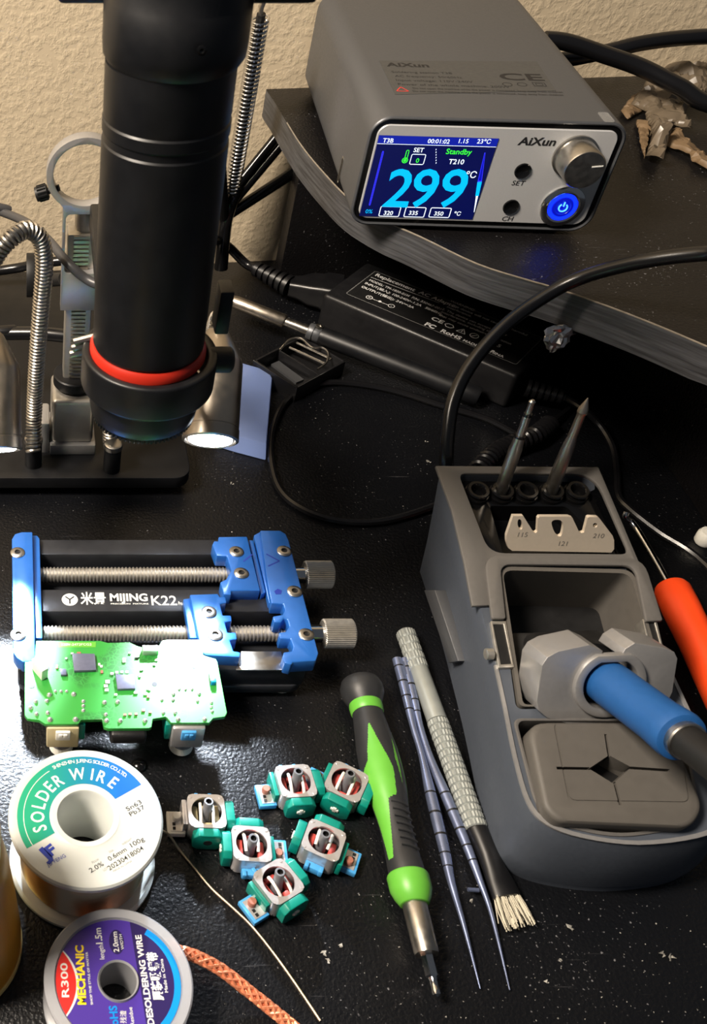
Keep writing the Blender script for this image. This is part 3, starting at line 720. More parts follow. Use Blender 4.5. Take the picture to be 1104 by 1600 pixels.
# two spare tips in the grommets
def tip(p_base, px, py, Y, prof, lab):
    b = PY(*p_base, Y[0]); e = PY(px, py, Y[1]); M = along(b, e); L = (e - b).length
    t = thing('soldering_tip', lab, 'soldering tip', M, 'spare tips standing in the tip tray'); return M, L, t
g2 = MH @ Vector((*HT(784, 763), -0.1)); g4 = MH @ Vector((*HT(862, 763), -0.1))
def rod(base, px, py, Y, lab, parts):
    e = PY(px, py, Y); M = along(base, e); L = (e - base).length
    t = thing('soldering_tip', lab, 'soldering tip', M, 'spare tips standing in the tip tray')
    for nm, m, prof in parts(L): MB().lathe(prof, 24, 0, M, caps=(True, True)).build(nm, m, t)
rod(g2, 832, 625, g2.y + 0.4, 'slim steel soldering tip with black bands, left of the two standing in the tray', lambda L: [
    ('sleeve', 'steel', [(0.24, -0.5), (0.24, L * 0.48), (0.22, L * 0.52), (0.19, L * 0.60)]), ('band', 'black_gloss', [(0.20, L * 0.60), (0.20, L * 0.62)]),
    ('shank', 'steel', [(0.15, L * 0.62), (0.15, L * 0.83)]), ('band', 'black_gloss', [(0.155, L * 0.83), (0.155, L * 0.86)]), ('point', 'steel', [(0.11, L * 0.86), (0.10, L * 0.96), (0.12, L * 0.97), (0.12, L * 0.985), (0.06, L)])])
rod(g4, 918, 622, g4.y + 0.4, 'tapered grey soldering tip with conical point, right of the two standing in the tray', lambda L: [
    ('sleeve', 'steel', [(0.26, -0.5), (0.25, L * 0.2), (0.23, L * 0.45), (0.21, L * 0.52), (0.165, L * 0.6)]), ('shank', 'warm_steel', [(0.165, L * 0.6), (0.16, L * 0.66), (0.15, L * 0.83), (0.19, L * 0.86)]), ('point', 'warm_steel', [(0.19, L * 0.86), (0.17, L * 0.90), (0.02, L)])])
# ================================================================== ADAPTER AND ITS LEADS
AH = 2.1
A0, A1, A2 = P(505, 459, AH), P(797, 583, AH), P(568, 408, AH)
e1 = A1 - A0; AL = e1.length + 0.4; AWd = (A2 - A0).length + 0.1
MA = frame((A0.x, A0.y, 0.0), e1, A2 - A0)
ad = thing('power_adapter', 'black power adapter brick with printed label lying below the shelf edge', 'power adapter', MA)
MB().box((AL / 2, AWd / 2, AH / 2), (AL, AWd, AH), 0, MA).build('case', 'black_plastic', ad, bevel=0.22, seg=4)
MAT = MA @ T(0, 0, AH)
def AT(px, py): return hit(px, py, MAT)
lb = MB(); q = [AT(538, 462), AT(586, 424), AT(835, 520), AT(790, 565)]
lx0 = min(p[0] for p in q); lx1 = AL - 0.5; ly0 = (q[0][1] + AT(751, 543)[1]) / 2; ly1 = q[1][1]
lb.prism(rrect(lx1 - lx0, ly1 - ly0, 0.12, 4, (lx0 + lx1) / 2, (ly0 + ly1) / 2), 0.004, 0.012, 0, MAT)
lb.outline(rrect(lx1 - lx0, ly1 - ly0, 0.12, 4, (lx0 + lx1) / 2, (ly0 + ly1) / 2), 0.035, MAT, 2, 0.02)
def at_(s, px, py, size, bold=0.0, sx=1.0, mi=1): x, y = AT(px, py); lb.text(s, size, MAT @ T(x, y, 0.012), mi, bold, 'L', sx, 0.006)
at_('Replacement  AC Adapter', 585, 431, 0.46, 0.02, 1.02)
p_, q_ = AT(579, 433.5), AT(686, 474); lb.line(p_, q_, 0.035, MAT, 1, 0.02)
at_('MODEL: TM-1830-01M  P/N: 330467-001', 575.5, 439, 0.30, 0.014, 0.86); at_('INPUT(\u8f93\u5165): 100-240V~1.2A   50/60Hz', 569, 443.5, 0.30, 0.014, 0.93); at_('OUTPUT(\u8f93\u51fa): 24V\u23933A', 563.5, 449, 0.30, 0.014, 1.0)
for (px, py), ch in (((576.5, 465), '+'), ((611, 478.5), '-')):
    x, y = AT(px, py); lb.outline(circle(0.17, 16, x, y), 0.035, MAT, 1, 0.02); lb.text(ch, 0.3, MAT @ T(x, y - 0.09, 0.012), 1, 0, 'C', 1, 0.006)
p_, q_ = AT(580.5, 467), AT(606, 477); lb.line(p_, q_, 0.03, MAT, 1, 0.02); x, y = AT(593, 471.5); lb.add([(*p, 0.022) for p in circle(0.09, 12, x, y)], [tuple(range(12))], 1, MAT)
at_('CE', 672, 499, 0.48, 0.02, 1.2); at_('FC', 662, 508, 0.5, 0.04, 1.0); at_('RoHS', 687, 518.5, 0.46, 0.03, 1.05); at_('MADE IN CHINA', 722, 533, 0.30, 0.016, 1.0)
for k, s_ in enumerate(('WARNING:', '1. The device will not cause any harmful', '    interference.', '2. The device can accept the any', '    interference, including the one', 'that may cause undesired operation')):
    at_(s_, [702, 698, 697, 689, 688, 684.5][k], [471.5, 475.5, 480.5, 484, 488.5, 493][k], 0.28, 0.012, 1.0)
x, y = AT(701.5, 509.5); lb.outline([(x - .25, y), (x - .12, y + .17), (x + .12, y + .17), (x + .25, y), (x + .12, y - .17), (x - .12, y - .17)], 0.04, MAT, 1, 0.02)
x, y = AT(721, 518); lb.outline([(x - .24, y - .16), (x + .24, y - .16), (x, y + .26)], 0.045, MAT, 1, 0.02); lb.line((x, y - .08), (x, y + .12), .05, MAT, 1, .02)
x, y = AT(740.5, 525); lb.outline(circle(0.22, 16, x, y), 0.045, MAT, 1, 0.02); lb.line((x - .1, y - .12), (x + .1, y + .12), .05, MAT, 1, .02)
at_('5', 775, 541.5, 0.4, 0.02); x, y = AT(770, 549); lb.add([(*p, 0.022) for p in circle(0.08, 12, x, y)], [tuple(range(12))], 1, MAT)
note(lb.build('label', ['black_matte', 'white_ink', 'gray_ink'], ad), 'black label with white print')

# mains plug and strain relief on the left end, its cord running off behind the microscope
pl_ = thing('mains_cord', 'black mains cord with ribbed strain relief plugged into the adapter', 'power cord', (A0.x - 2.0, A0.y + 1.0, 0.5))
pj = MA @ Vector((-0.02, 2.3, 1.05)); d1 = (MA.to_3x3() @ Vector((-1, 0.12, 0)))
p1 = P(452, 447, 1.05); Mpl = along(pj, p1); Lp = (p1 - pj).length
MB().loft([[(x, y, z) for x, y in rrect(w_, h_, 0.25, 4)] for z, w_, h_ in ((0, 2.1, 1.5), (0.9, 2.1, 1.5), (1.1, 1.9, 1.4), (Lp * 0.6, 1.8, 1.3), (Lp * 0.8, 1.3, 1.05), (Lp, 1.1, 0.95))], 0, Mpl).build('plug', 'rubber', pl_)
s0 = p1; s1 = P(396, 418, 1.2)
Msr = along(s0, s1); Ls = (s1 - s0).length
pr = []
for k in range(6):
    z = Ls * k / 6; r = 0.62 - 0.035 * k
    pr += [(r, z), (r, z + Ls / 6 * 0.6), (r * 0.68, z + Ls / 6 * 0.66), (r * 0.68, z + Ls / 6 * 0.97)]
MB().lathe(pr + [(0.3, Ls)], 20, 0, Msr).build('strain_relief', 'rubber', pl_, smooth=30)
MB().tube(smooth_path([s0.lerp(s1, 0.9), s1 + (s1 - s0) * 0.25, P(352, 382, 2.3), PY(320, 372, 51.5), PY(260, 380, 50.0), PY(200, 396, 49), PY(120, 405, 50.5), PY(60, 412, 51), PY(-40, 428, 51.5), Vector((-20, 49, 1.4)), Vector((-50, 47, .3))], 6), 0.28, 10).build('cord', 'cable_black', pl_)
# output lead
ol = thing('adapter_output_lead', 'thin black output lead with ribbed strain relief leaving the right end of the adapter', 'cable', (24.8, 41, 0.5))
o0, o1 = P(822, 606, 1.0), P(882, 621, 1.0); Mo = along(o0, o1); Lo = (o1 - o0).length; pr = []
for k in range(6):
    z = Lo * k / 6; r = 0.46 - 0.02 * k; pr += [(r, z), (r, z + Lo / 6 * 0.55), (r * 0.62, z + Lo / 6 * 0.62), (r * 0.62, z + Lo / 6 * 0.97)]
MB().lathe(pr + [(0.2, Lo)], 18, 0, Mo).build('strain_relief', 'rubber', ol, smooth=30)
MB().tube(smooth_path([o0.lerp(o1, 0.9), o1, P(912, 640, 1.2), P(937, 665, .8), P(957, 700, .5), P(963, 740, .3), P(966, 775, .3), P(985, 797, .3), P(1030, 832, .25), P(1104, 884, .25), Vector((30.4, 25.5, .25)), Vector((34, 20.5, .25)), Vector((50, 10, .25))], 6), 0.16, 8).build('cord', 'cable_black', ol)
# thin loop on the desk and the coiled lead
MB().tube(smooth_path([P(812, 682, .25), P(760, 655, .2), P(690, 634, .2), P(620, 612, .2), P(563, 601, .2), P(510, 598, .2), P(468, 610, .2), P(440, 636, .2), P(424, 680, .2), P(425, 730, .2), P(440, 770, .2), P(475, 797, .2), P(530, 814, .2), P(600, 814, .2), P(680, 790, .2), P(720, 770, .2)], 6), 0.17, 8).build('thin_lead', 'cable_black', loc=tuple(P(440, 690, 0)))
tag(bpy.data.objects['thin_lead'], 'thin black lead looping across the empty desk left of the holder', 'cable')
cp_ = smooth_path([P(858, 662, .55), P(835, 680, .6), P(800, 693, .6), P(772, 708, .6), P(745, 735, .6)], 8)
cl = MB(); cl.helix(cp_, 0.36, 0.3, 0.13, 6, 12); cl.tube(smooth_path([P(858, 662, .55), P(880, 645, .3), P(905, 622, .3)], 5), 0.13, 8)
o = cl.build('coiled_lead', 'cable_black', loc=tuple(P(800, 695, 0))); tag(o, 'black coiled lead lying behind the iron holder', 'cable')
# heavy cable arching from the shelf down behind the holder
hv = [PY(697, 760, 31.3), PY(697, 720, 31.4), PY(699, 680, 32.0), PY(708, 625, 33), PY(735, 570, 34), PY(782, 515, 34.8), PY(840, 470, 35.3), PY(905, 435, 35.3), PY(1000, 409, 34.2), PY(1104, 396, 33), PY(1230, 395, 31), Vector((36, 24, 11)), Vector((43, 16, 5)), Vector((50, 8, .5)), Vector((59, 2, .3))]
o = MB().tube(smooth_path(hv, 8), 0.28, 14).build('heavy_cable', 'cable_black', loc=tuple(hv[3])); tag(o, 'thick glossy black cable arching in front of the shelf edge', 'cable')
# two thick leads behind the station
for nm, pts, r, lab in (('station_lead', [PY(850, 62, 54.4), PY(885, 66, 54.3), PY(940, 84, 54.0), PY(1000, 105, 53.5), PY(1060, 135, 52.5), PY(1130, 168, 51.5), Vector((42.5, 49.5, 11.6)), Vector((48, 48, 11)), Vector((58, 47, 8))], 0.42, 'thick black lead sloping down in front of the wall right of the station'),
                        ('station_lead', [PY(850, 96, 55.6), PY(890, 92, 55.6), PY(950, 80, 55.9), PY(1000, 68, 56.2), PY(1060, 60, 56.6), PY(1140, 56, 57), Vector((46, 58, 13)), Vector((60, 59, 10))], 0.40, 'thick black lead rising to the right along the wall behind the other')):
    o = MB().tube(smooth_path(pts, 8), r, 14).build(nm, 'cable_black', loc=tuple(pts[1])); tag(o, lab, 'cable')
# grey lead at the left
pts = [Vector((-45, 48, 2)), Vector((-16, 46, 12)), PY(-30, 318, 44), PY(0, 330, 44), PY(40, 347, 42), PY(75, 375, 38.5), PY(105, 410, 36.6), PY(135, 436, 36.2), PY(165, 447, 35.8), PY(220, 450, 35.8)]
o = MB().tube(smooth_path(pts, 8), 0.2, 10).build('gray_lead', 'cable_gray', loc=tuple(pts[5])); tag(o, 'dark grey lead drooping past the gooseneck towards the microscope', 'cable')
pts = [Vector((-50, 43, .4)), Vector((-20, 42, 3)), PY(-30, 521, 41), PY(0, 521, 41), PY(60, 521, 40.5), PY(110, 526, 39.8), PY(150, 532, 39.0)]
o = MB().tube(smooth_path(pts, 8), 0.32, 10).build('stand_lead', 'cable_black', loc=tuple(pts[4])); tag(o, 'black lead running level behind the gooseneck to the stand column', 'cable')

# ================================================================== PENCIL TOOL, PARTS TRAY, BLUE SLEEVE, FOIL
q0, q1 = P(357, 468, 1.9), P(748, 620, 0.62)
Mt = along(q0, q1); Lt = (q1 - q0).length
pt = thing('pencil_iron', 'old black pencil soldering iron with bare steel shaft lying beside the adapter', 'soldering iron', Mt)
MB().lathe([(0.0, 0), (0.20, 0.0), (0.29, 0.12), (0.36, 0.5), (0.37, Lt * 0.235), (0.33, Lt * 0.24)], 24, 0, Mt, (False, True)).build('sheath', 'warm_steel', pt)
MB().lathe([(0.25, Lt * 0.24), (0.26, Lt * 0.345)], 24, 0, Mt).build('shaft', 'steel', pt)
cm = MB(); z0 = Lt * 0.335; cm.lathe([(0.42, z0), (0.46, z0 + .1), (0.46, z0 + .3), (0.40, z0 + .32), (0.40, z0 + .38), (0.46, z0 + .4), (0.46, z0 + .65), (0.44, z0 + .7)], 28, 0, Mt); cm.build('ferrule', 'gun_metal', pt)
MB().lathe([(0.2, 0), (0.2, 0.12), (0.09, 0.14), (0.09, 0.06), (0, 0.06)], 14, 0, Mt @ T(0, 0.40, z0 + 0.5) @ Matrix.Rotation(-PI / 2, 4, 'X')).build('clamp_screw', 'steel', pt)
MB().lathe([(0.46, z0 + .7), (0.50, z0 + .9), (0.52, Lt - 1.2), (0.52, Lt - 0.95), (0.45, Lt - 0.93), (0.45, Lt - 0.85), (0.52, Lt - 0.83), (0.52, Lt - 0.1), (0.47, Lt), (0.3, Lt), (0.27, Lt - 0.5), (0, Lt - 0.5)], 32, 0, Mt, (True, False)).build('handle', 'black_metal', pt, smooth=30)
# parts tray
tz = 0.95; t4 = [P(396, 563, tz), P(452, 517, tz), P(545, 559, tz), P(464, 606, tz)]
Mtr = frame((t4[0].x, t4[0].y, 0), t4[3] - t4[0], t4[1] - t4[0]); tl = (t4[3] - t4[0]).length; tw = (t4[1] - t4[0]).length
tv = thing('parts_tray', 'small black two-compartment plastic tray holding a wire clip and steel pins', 'tray', Mtr)
Lx, Ly = tl, tw + 0.15
b = MB(); b.box((Lx / 2, Ly / 2, 0.08), (Lx, Ly, 0.16), 0, Mtr)
for c_, d_ in (((Lx / 2, 0.06, tz / 2), (Lx, 0.12, tz)), ((Lx / 2, Ly - .06, tz / 2), (Lx, 0.12, tz)), ((0.06, Ly / 2, tz / 2), (0.12, Ly, tz)), ((Lx - .06, Ly / 2, tz / 2), (0.12, Ly, tz)), ((Lx / 2, Ly * 0.5, tz / 2 - .05), (Lx, 0.1, tz - 0.1))): b.box(c_, d_, 0, Mtr)
b.build('shell', 'black_plastic', tv, bevel=0.03)
wp = [P(437, 547, .9), P(452, 531, 1.0), P(470, 529, 1.05), P(487, 543, 1.05), P(502, 543, 1.05), P(512, 551, 1.0), P(510, 566, .9), P(496, 577, .8)]
o = MB().tube(smooth_path(wp, 6), 0.06, 8).build('wire_clip', 'steel', loc=tuple(P(480, 550, .9))); tag(o, 'bent steel wire clip lying in the small black tray', 'clip')
for a_, b_, lab in (((452, 543), (506, 568), 'nearer of the two straight steel pins in the small black tray'), ((460, 534), (517, 561), 'farther of the two straight steel pins in the small black tray')):
    o = MB().tube([P(*a_, .75), P(*b_, .75)], 0.07, 8).build('steel_pin', 'steel', loc=tuple(P(*a_, .7))); tag(o, lab, 'pin')
o = MB().prism([(x, y) for x, y in [(P(423, 571, .2).x, P(423, 571, .2).y), (P(435, 566, .2).x, P(435, 566, .2).y), (P(474, 595, .2).x, P(474, 595, .2).y), (P(462, 600, .2).x, P(462, 600, .2).y)]], 0.17, 0.3).build('adhesive_strip', 'gun_metal', tv)
# translucent blue sleeve
sz = 0.7; sp_ = [P(352, 566, sz), P(361, 562, sz), P(418, 578, sz), P(425, 590, sz), P(416, 693, sz), P(366, 680, sz), P(340, 672, sz), P(336, 600, sz)]
base_ = [(p.x, p.y) for p in sp_]
o = MB().prism([(x, y - (0.5 if i in (4, 5, 6) else 0)) for i, (x, y) in enumerate(base_)], 0.02, sz, 0, None, poly_top=base_).build('plastic_sleeve', 'card_blue', loc=(9.5, 42, 0), bevel=0.06)
tag(o, 'translucent pale blue plastic case lying flat behind the right lamp', 'plastic case')
# foil scrap under the shelf edge
bm = bmesh.new(); bmesh.ops.create_icosphere(bm, subdivisions=3, radius=1)
fc = PY(870, 530, 35.6)
for v in bm.verts:
    k = 1 + random.uniform(-0.38, 0.3); up_ = v.co.z
    v.co = Vector((v.co.x * (0.50 + 0.28 * up_) * k, v.co.y * 0.30 * k, v.co.z * 0.66 * (1 + random.uniform(-.12, .12))))
me = bpy.data.meshes.new('foil'); bm.to_mesh(me); bm.free(); me.transform(Matrix.Scale(S, 4))
o = link('foil_scrap', me, 'foil', None, T(*fc)); tag(o, 'crumpled scrap of aluminium foil hanging under the shelf edge', 'foil')

# crumpled tape and paper on the shelf
from mathutils import noise as mnoise
def crumple(name, px, h, m, lab, n=3, amp=0.35, seed=1):
    """a flap of film: outline on the shelf, cut fine, folded by ridged noise"""
    q = [P(x, y, SH) for x, y in px]; c = sum(q, Vector()) / len(q)
    bm = bmesh.new(); vs = [bm.verts.new(p) for p in q]; bm.faces.new(vs)
    bmesh.ops.triangulate(bm, faces=bm.faces[:], quad_method='BEAUTY', ngon_method='BEAUTY')
    for k in range(n):
        bmesh.ops.subdivide_edges(bm, edges=[e for e in bm.edges if e.calc_length() > 0.28], cuts=1, use_grid_fill=False)
        bmesh.ops.triangulate(bm, faces=bm.faces[:], quad_method='BEAUTY', ngon_method='BEAUTY')
    bnd = {v for e in bm.edges if e.is_boundary for v in e.verts}
    for v in bm.verts:
        w_ = mnoise.noise(Vector((v.co.x * 0.8 + seed * 3.1, v.co.y * 0.8, seed))); w2 = mnoise.noise(Vector((v.co.x * 2.2, v.co.y * 2.2 + seed, 4.0)))
        z = h * (0.25 + 1.1 * abs(w_)) + amp * 0.6 * abs(w2)
        if v in bnd: z *= 0.55
        v.co.z = SH + 0.05 + z; v.co.x += w2 * 0.08; v.co.y += w_ * 0.08
    me = bpy.data.meshes.new(name); bm.to_mesh(me); bm.free(); me.transform(Matrix.Translation((-c.x, -c.y, -SH))); me.transform(Matrix.Scale(S, 4))
    for p in me.polygons: p.use_smooth = True
    me.set_sharp_from_angle(angle=R(18))
    o = link(name, me, m, None, T(c.x, c.y, SH))
    sm = o.modifiers.new('thick', 'SOLIDIFY'); sm.thickness = 0.02 * S
    return tag(o, lab, 'tape')
crumple('crumpled_tape', [(982, 170), (1002, 145), (1005, 140), (1040, 110), (1110, 95), (1115, 150), (1075, 158), (1070, 175), (1062, 190), (1075, 215), (1045, 205), (1035, 240), (1026, 268), (1004, 255), (1012, 230), (1004, 180)], 1.1, 'film', 'crumpled heap of translucent brown tape on the shelf right of the station', 6, 0.5, 3)
crumple('torn_tape', [(1038, 232), (1048, 205), (1080, 232), (1110, 255), (1110, 276), (1086, 266), (1072, 248)], 0.5, 'paper', 'torn piece of tan masking tape at the right end of the shelf', 4, 0.3, 5)
crumple('torn_tape', [(991, 192), (1018, 193), (1010, 225), (1004, 254)], 0.3, 'paper', 'pointed flap of tan masking tape beside the station knob', 4, 0.2, 9)
crumple('torn_tape', [(967, 178), (985, 155), (1003, 145), (1006, 175), (978, 190)], 0.35, 'paper', 'flat flap of brown tape touching the back corner of the station', 4, 0.2, 11)

# orange handled pick, white cap
k0, k1 = P(1048, 918, 0.75), P(1150, 1130, 0.78); Mk = along(k0, k1); Lk = (k1 - k0).length
pk = thing('hook_pick', 'hooked steel pick with orange plastic handle right of the holder', 'pick', Mk)
MB().lathe([(0.30, -0.1), (0.62, 0.0), (0.70, 0.2), (0.72, 1.2), (0.68, 3.0), (0.72, Lk), (0.5, Lk + .2)], 28, 0, Mk).build('handle', 'orange', pk)
MB().tube(smooth_path([P(1050, 922, .75), P(1022, 872, .8), P(998, 832, .9), P(986, 816, 1.0), P(979, 811, 1.1), P(976, 806, 1.25), P(978, 800, 1.4)], 6), 0.13, 10).build('hook', 'chrome', pk)
wc = P(1104, 838, 0.4)
o = MB().lathe([(0.0, 0.0), (0.36, 0.0), (0.42, 0.1), (0.42, 0.5), (0.34, 0.66), (0, 0.7)], 24, 0, T(wc.x, wc.y, 0.02)).build('white_cap', 'white_plastic', loc=(wc.x, wc.y, 0)); tag(o, 'small round white plastic cap at the right end of the desk', 'cap')

# ================================================================== SPRING ARM at the wall
sa = thing('spring_arm', 'black spring balanced lamp arm with exposed coil spring against the wall', 'lamp arm', (8.5, 53.5, 2))
for a_, b_, r in (((352, 312), (446, 196), .27), ((357, 325), (452, 211), .27), ((340, 346), (470, 262), .33)):
    A_, B_ = PY(*a_, 54.6), PY(*b_, 56.0); MB().tube([A_, B_], r, 12).build('arm_tube', 'black_gloss', sa)
MB().tube([PY(350, 345, 53.8), PY(322, -60, 51.0)], 0.32, 12).build('arm_tube', 'black_gloss', sa)
s0, s1 = PY(362, 300, 54.0), PY(407, 28, 51.5)
sp = [s0.lerp(s1, t / 10) for t in range(11)]
MB().helix(sp, 0.40, 0.24, 0.06, 6, 12).build('coil_spring', 'chrome', sa)
MB().tube([s0.lerp(s1, -.05), s0.lerp(s1, 1.02)], 0.22, 8).build('spring_core', 'black_matte', sa)
b = MB(); b.tube(smooth_path([PY(372, 290, 54), PY(360, 318, 54), PY(352, 345, 53.8), PY(348, 380, 53.6), PY(345, 420, 53.4)], 4), [.4] * 17, 10); b.build('elbow', 'black_gloss', sa)
MB().tube(smooth_path([s1, PY(408, 14, 51.4), PY(412, 2, 51.3), PY(410, -12, 51.2)], 4), 0.12, 8).build('spring_hook', 'steel', sa)

# ================================================================== MICROSCOPE STAND
by = P(150, 747, 1.2).y
ms = thing('microscope_stand', 'microscope stand with black base plate, column, ring bracket and two gooseneck lamps', 'microscope stand', (2, 40, 0))
bw = rrect(16.5, 17.5, 0.8, 5, 7.75 - 8.25, by + 8.75)
MB().prism(bw, 0.55, 1.2).build('base_plate', 'black_metal', ms, bevel=0.06)
MB().prism(rrect(14.0, 16.2, 0.8, 5, -1.6, by + 8.75), 0.0, 0.55).build('base_foot', 'rubber', ms, bevel=0.04)
cy = 38.4
# column with rack teeth
cb = P(112, 690, 1.2)
MB().box((2.35, cy, 6.5), (1.15, 1.0, 11.2)).build('column', 'nickel', ms, bevel=0.12)
rk = MB()
for k in range(46): rk.box((2.35, cy - 0.56, 3.0 + k * 0.2), (0.62, 0.04, 0.12))
rk.build('rack', 'warm_steel', ms)
MB().lathe([(0.42, 11.6), (0.42, 13.0), (0.36, 13.1)], 20, 0, T(2.5, cy + 0.1, 0)).build('column_top', 'nickel', ms)
# clamp block at the foot
g0 = PY(82, 580, cy - 1.2); g1 = PY(146, 672, cy - 1.5)
MB().box(((g0.x + g1.x) / 2, cy - 0.3, 3.0), (g1.x - g0.x, 2.2, 2.5)).build('clamp_block', 'nickel', ms, bevel=0.22, seg=4)
MB().box(((g0.x + g1.x) / 2 + .05, cy - 0.3, 1.5), (g1.x - g0.x + 0.2, 2.6, 0.6)).build('foot_block', 'silver_paint', ms, bevel=0.08)
MB().box((g0.x - 0.32, cy - 0.6, 2.0), (0.5, 1.6, 1.9)).build('side_lug', 'silver_paint', ms, bevel=0.12)
MB().lathe([(0.95, 0), (1.0, .05), (1.0, .5), (0.95, .55)], 60, 0, T(2.35, cy - 0.1, 4.35)).build('clamp_dial', 'black_metal', ms)
# sliding bracket: vertical plate with legs and a ring, facing the viewer
BY = 37.5
MBk = frame((0, BY, 0), (1, 0, 0), (0, 0, 1))
def BK(px, py): p = PY(px, py, BY); return (p.x, p.z)
rc = BK(134, 275); ro, ri = 1.52, 1.26
pr_ = []
a0 = R(232); a1 = R(308)
bx0, bz0 = BK(94, 492)[0], BK(125, 485)[1]; bx1 = BK(158, 492)[0]
outer = [(rc[0] + ro * math.cos(a), rc[1] + ro * math.sin(a)) for a in [R(308) + (R(232) + 2 * PI - R(308)) * k / 40 for k in range(41)]]
outer = outer + [(bx0, outer[-1][1] - 0.15), (bx0, bz0), (bx1, bz0), (bx1, outer[0][1] - 0.15)]
br = MB().prism(outer, -0.55, 0.0, 0, MBk).build('ring_bracket', 'silver_paint', ms)
wx0, wz1 = BK(103, 335); wx1, wz0 = BK(152, 428)
boolean(br, [MB().prism(circle(ri, 48, *rc), -2, 2, 0, MBk), MB().prism(rrect(wx1 - wx0, wz1 - wz0, 0.22, 4, (wx0 + wx1) / 2, (wz0 + wz1) / 2), -2, 2, 0, MBk)]); bevel_obj(br, 0.03, 2)
q0 = PY(60, 303, BY + .25); q1 = PY(93, 293, BY + .25); Mq = along(q0, q1); Lq = (q1 - q0).length
kb = MB(); kb.lathe([(0.28, -0.1), (0.30, 0)] + [(0.30, Lq * 0.42), (0.26, Lq * 0.45)], 24, 0, Mq); kb.lathe([(0.13, Lq * .45), (0.13, Lq)], 14, 0, Mq)
for k in range(14): kb.box((0.30 * math.cos(k * 2 * PI / 14), 0.30 * math.sin(k * 2 * PI / 14), Lq * 0.2), (0.06, 0.06, Lq * 0.4), 1, Mq)
kb.build('ring_screw', ['black_matte', 'black_metal'], br)
dq = PY(48, 430, 41.5)
MB().lathe([(1.0, -0.2), (1.0, 0.2)], 40, 0, T(dq.x, dq.y, dq.z) @ Matrix.Rotation(PI / 2, 4, 'Y')).build('focus_knob', 'black_matte', ms, bevel=0.04)
MB().tube([PY(52, 440, 41.5), PY(100, 436, 39.2)], 0.3, 12).build('focus_shaft', 'black_matte', ms)
# arm and ring that carry the microscope
MXc, MYc = 3.95, 27.0
MB().box((3.3, 33.2, 13.2), (1.4, 8.6, 1.0)).build('carrier_arm', 'black_metal', ms, bevel=0.1)
cr_o = circle(2.15, 48, MXc + .04, MYc); cr_i = circle(1.84, 48, MXc + .02, MYc)
MB().ringprism(cr_o, cr_i, 12.85, 14.1).build('carrier_ring', 'black_metal', ms, bevel=0.1, seg=3)
s_ = PY(345, 562, 27.0)
MB().lathe([(0.0, -0.4), (0.34, -0.4), (0.42, -0.3), (0.42, 0.35), (0.3, 0.45)], 20, 0, T(s_.x - .05, s_.y, s_.z) @ Matrix.Rotation(PI / 2, 4, 'Y')).build('clamp_knob', 'black_matte', ms, bevel=0.03)
q = PY(127, 536, 27.9); k_ = MB()
for j in range(3): k_.tube([q + Vector((-.36 + .05 * j, -.35, -.20 + .24 * j)), q + Vector((.34 + .05 * j, -.35, .02 + .24 * j))], 0.12, 8)
k_.build('clamp_spring', 'steel', ms)
MB().box((PY(348, 480, 28.6).x, 28.6, PY(348, 480, 28.6).z), (0.45, 0.8, 1.6)).build('focus_plate', 'black_metal', ms, bevel=0.06)

# gooseneck lamps
LY, LZ = 30.2, 7.5
def lamp(head, axis, neck, base, k=1.0, cone=47):
    head = Vector(head); axis = Vector(axis).normalized(); M = along(head - axis * 3.1, head)
    gn = MB(); gp = smooth_path(neck, 8)
    gn.tube(gp, 0.27, 10, 1); gn.helix(gp, 0.30, 0.17, 0.08, 6, 10)
    gn.build('gooseneck', ['steel', 'black_matte'], ms)
    b_ = Vector(base); sk_ = MB(); sk_.lathe([(0.40, 1.2), (0.40, 2.55)], 24, 0, T(b_.x, b_.y, 0)); sk_.lathe([(0.43, 2.5), (0.43, 2.75), (0.3, 2.8)], 24, 1, T(b_.x, b_.y, 0)); sk_.build('gooseneck_socket', ['black_metal', 'steel'], ms, bevel=0.02)
    hd_ = MB().lathe([(0.3, -1.5), (0.42, -1.4), (1.02, -0.15), (1.06, 0.0), (1.06, 2.55), (1.04, 2.56), (1.04, 2.62), (1.08, 2.64), (1.08, 3.05), (0.98, 3.1), (0.92, 3.02)], 48, 0, M, (True, True)).build('lamp_head', 'warm_steel', ms, smooth=25)
    MB().lathe([(0.84, 3.06), (0.78, 3.10), (0.0, 3.11)], 40, 0, M, (False, False)).build('lamp_lens', 'led', hd_)
    l = bpy.data.lights.new('led_spot', 'SPOT'); l.energy = LED_POWER * k; l.spot_size = R(cone); l.spot_blend = 1.0; l.shadow_soft_size = 0.004; l.color = (0.78, 0.88, 1.0)
    lo = bpy.data.objects.new('led_spot', l); COL.objects.link(lo); lo.location = (head + axis * 0.35) * S; lo.rotation_euler = axis.to_track_quat('-Z', 'Y').to_euler()
h2 = PY(328, 690, LY); h1 = PY(-8, 704, LY)
lamp(h2, (-0.10, -0.82, -0.57), [PY(174, 700, 36.4), PY(172, 680, 36.4), PY(175, 640, 36.4), PY(185, 590, 36.6), PY(220, 540, 37.2), PY(270, 535, 37.3), PY(310, 570, 36.4), h2 + Vector((.10, .82, .57)) * 5.0, h2 + Vector((.10, .82, .57)) * 4.4], P(174, 733, 1.2))
lamp(h1, (0.02, -0.72, -0.69), [P(52, 705, 2.5), PY(53, 650, 36.4), PY(58, 560, 36.3), PY(65, 470, 36.2), PY(69, 410, 36.1), PY(62, 372, 36.0), PY(42, 359, 35.8), PY(18, 372, 35.4), PY(-6, 400, 35.2), PY(-40, 470, 35.0), PY(-50, 540, 35), h1 + Vector((-.02, .72, .69)) * 4.6], P(52, 725, 1.2), 2.9, 44)

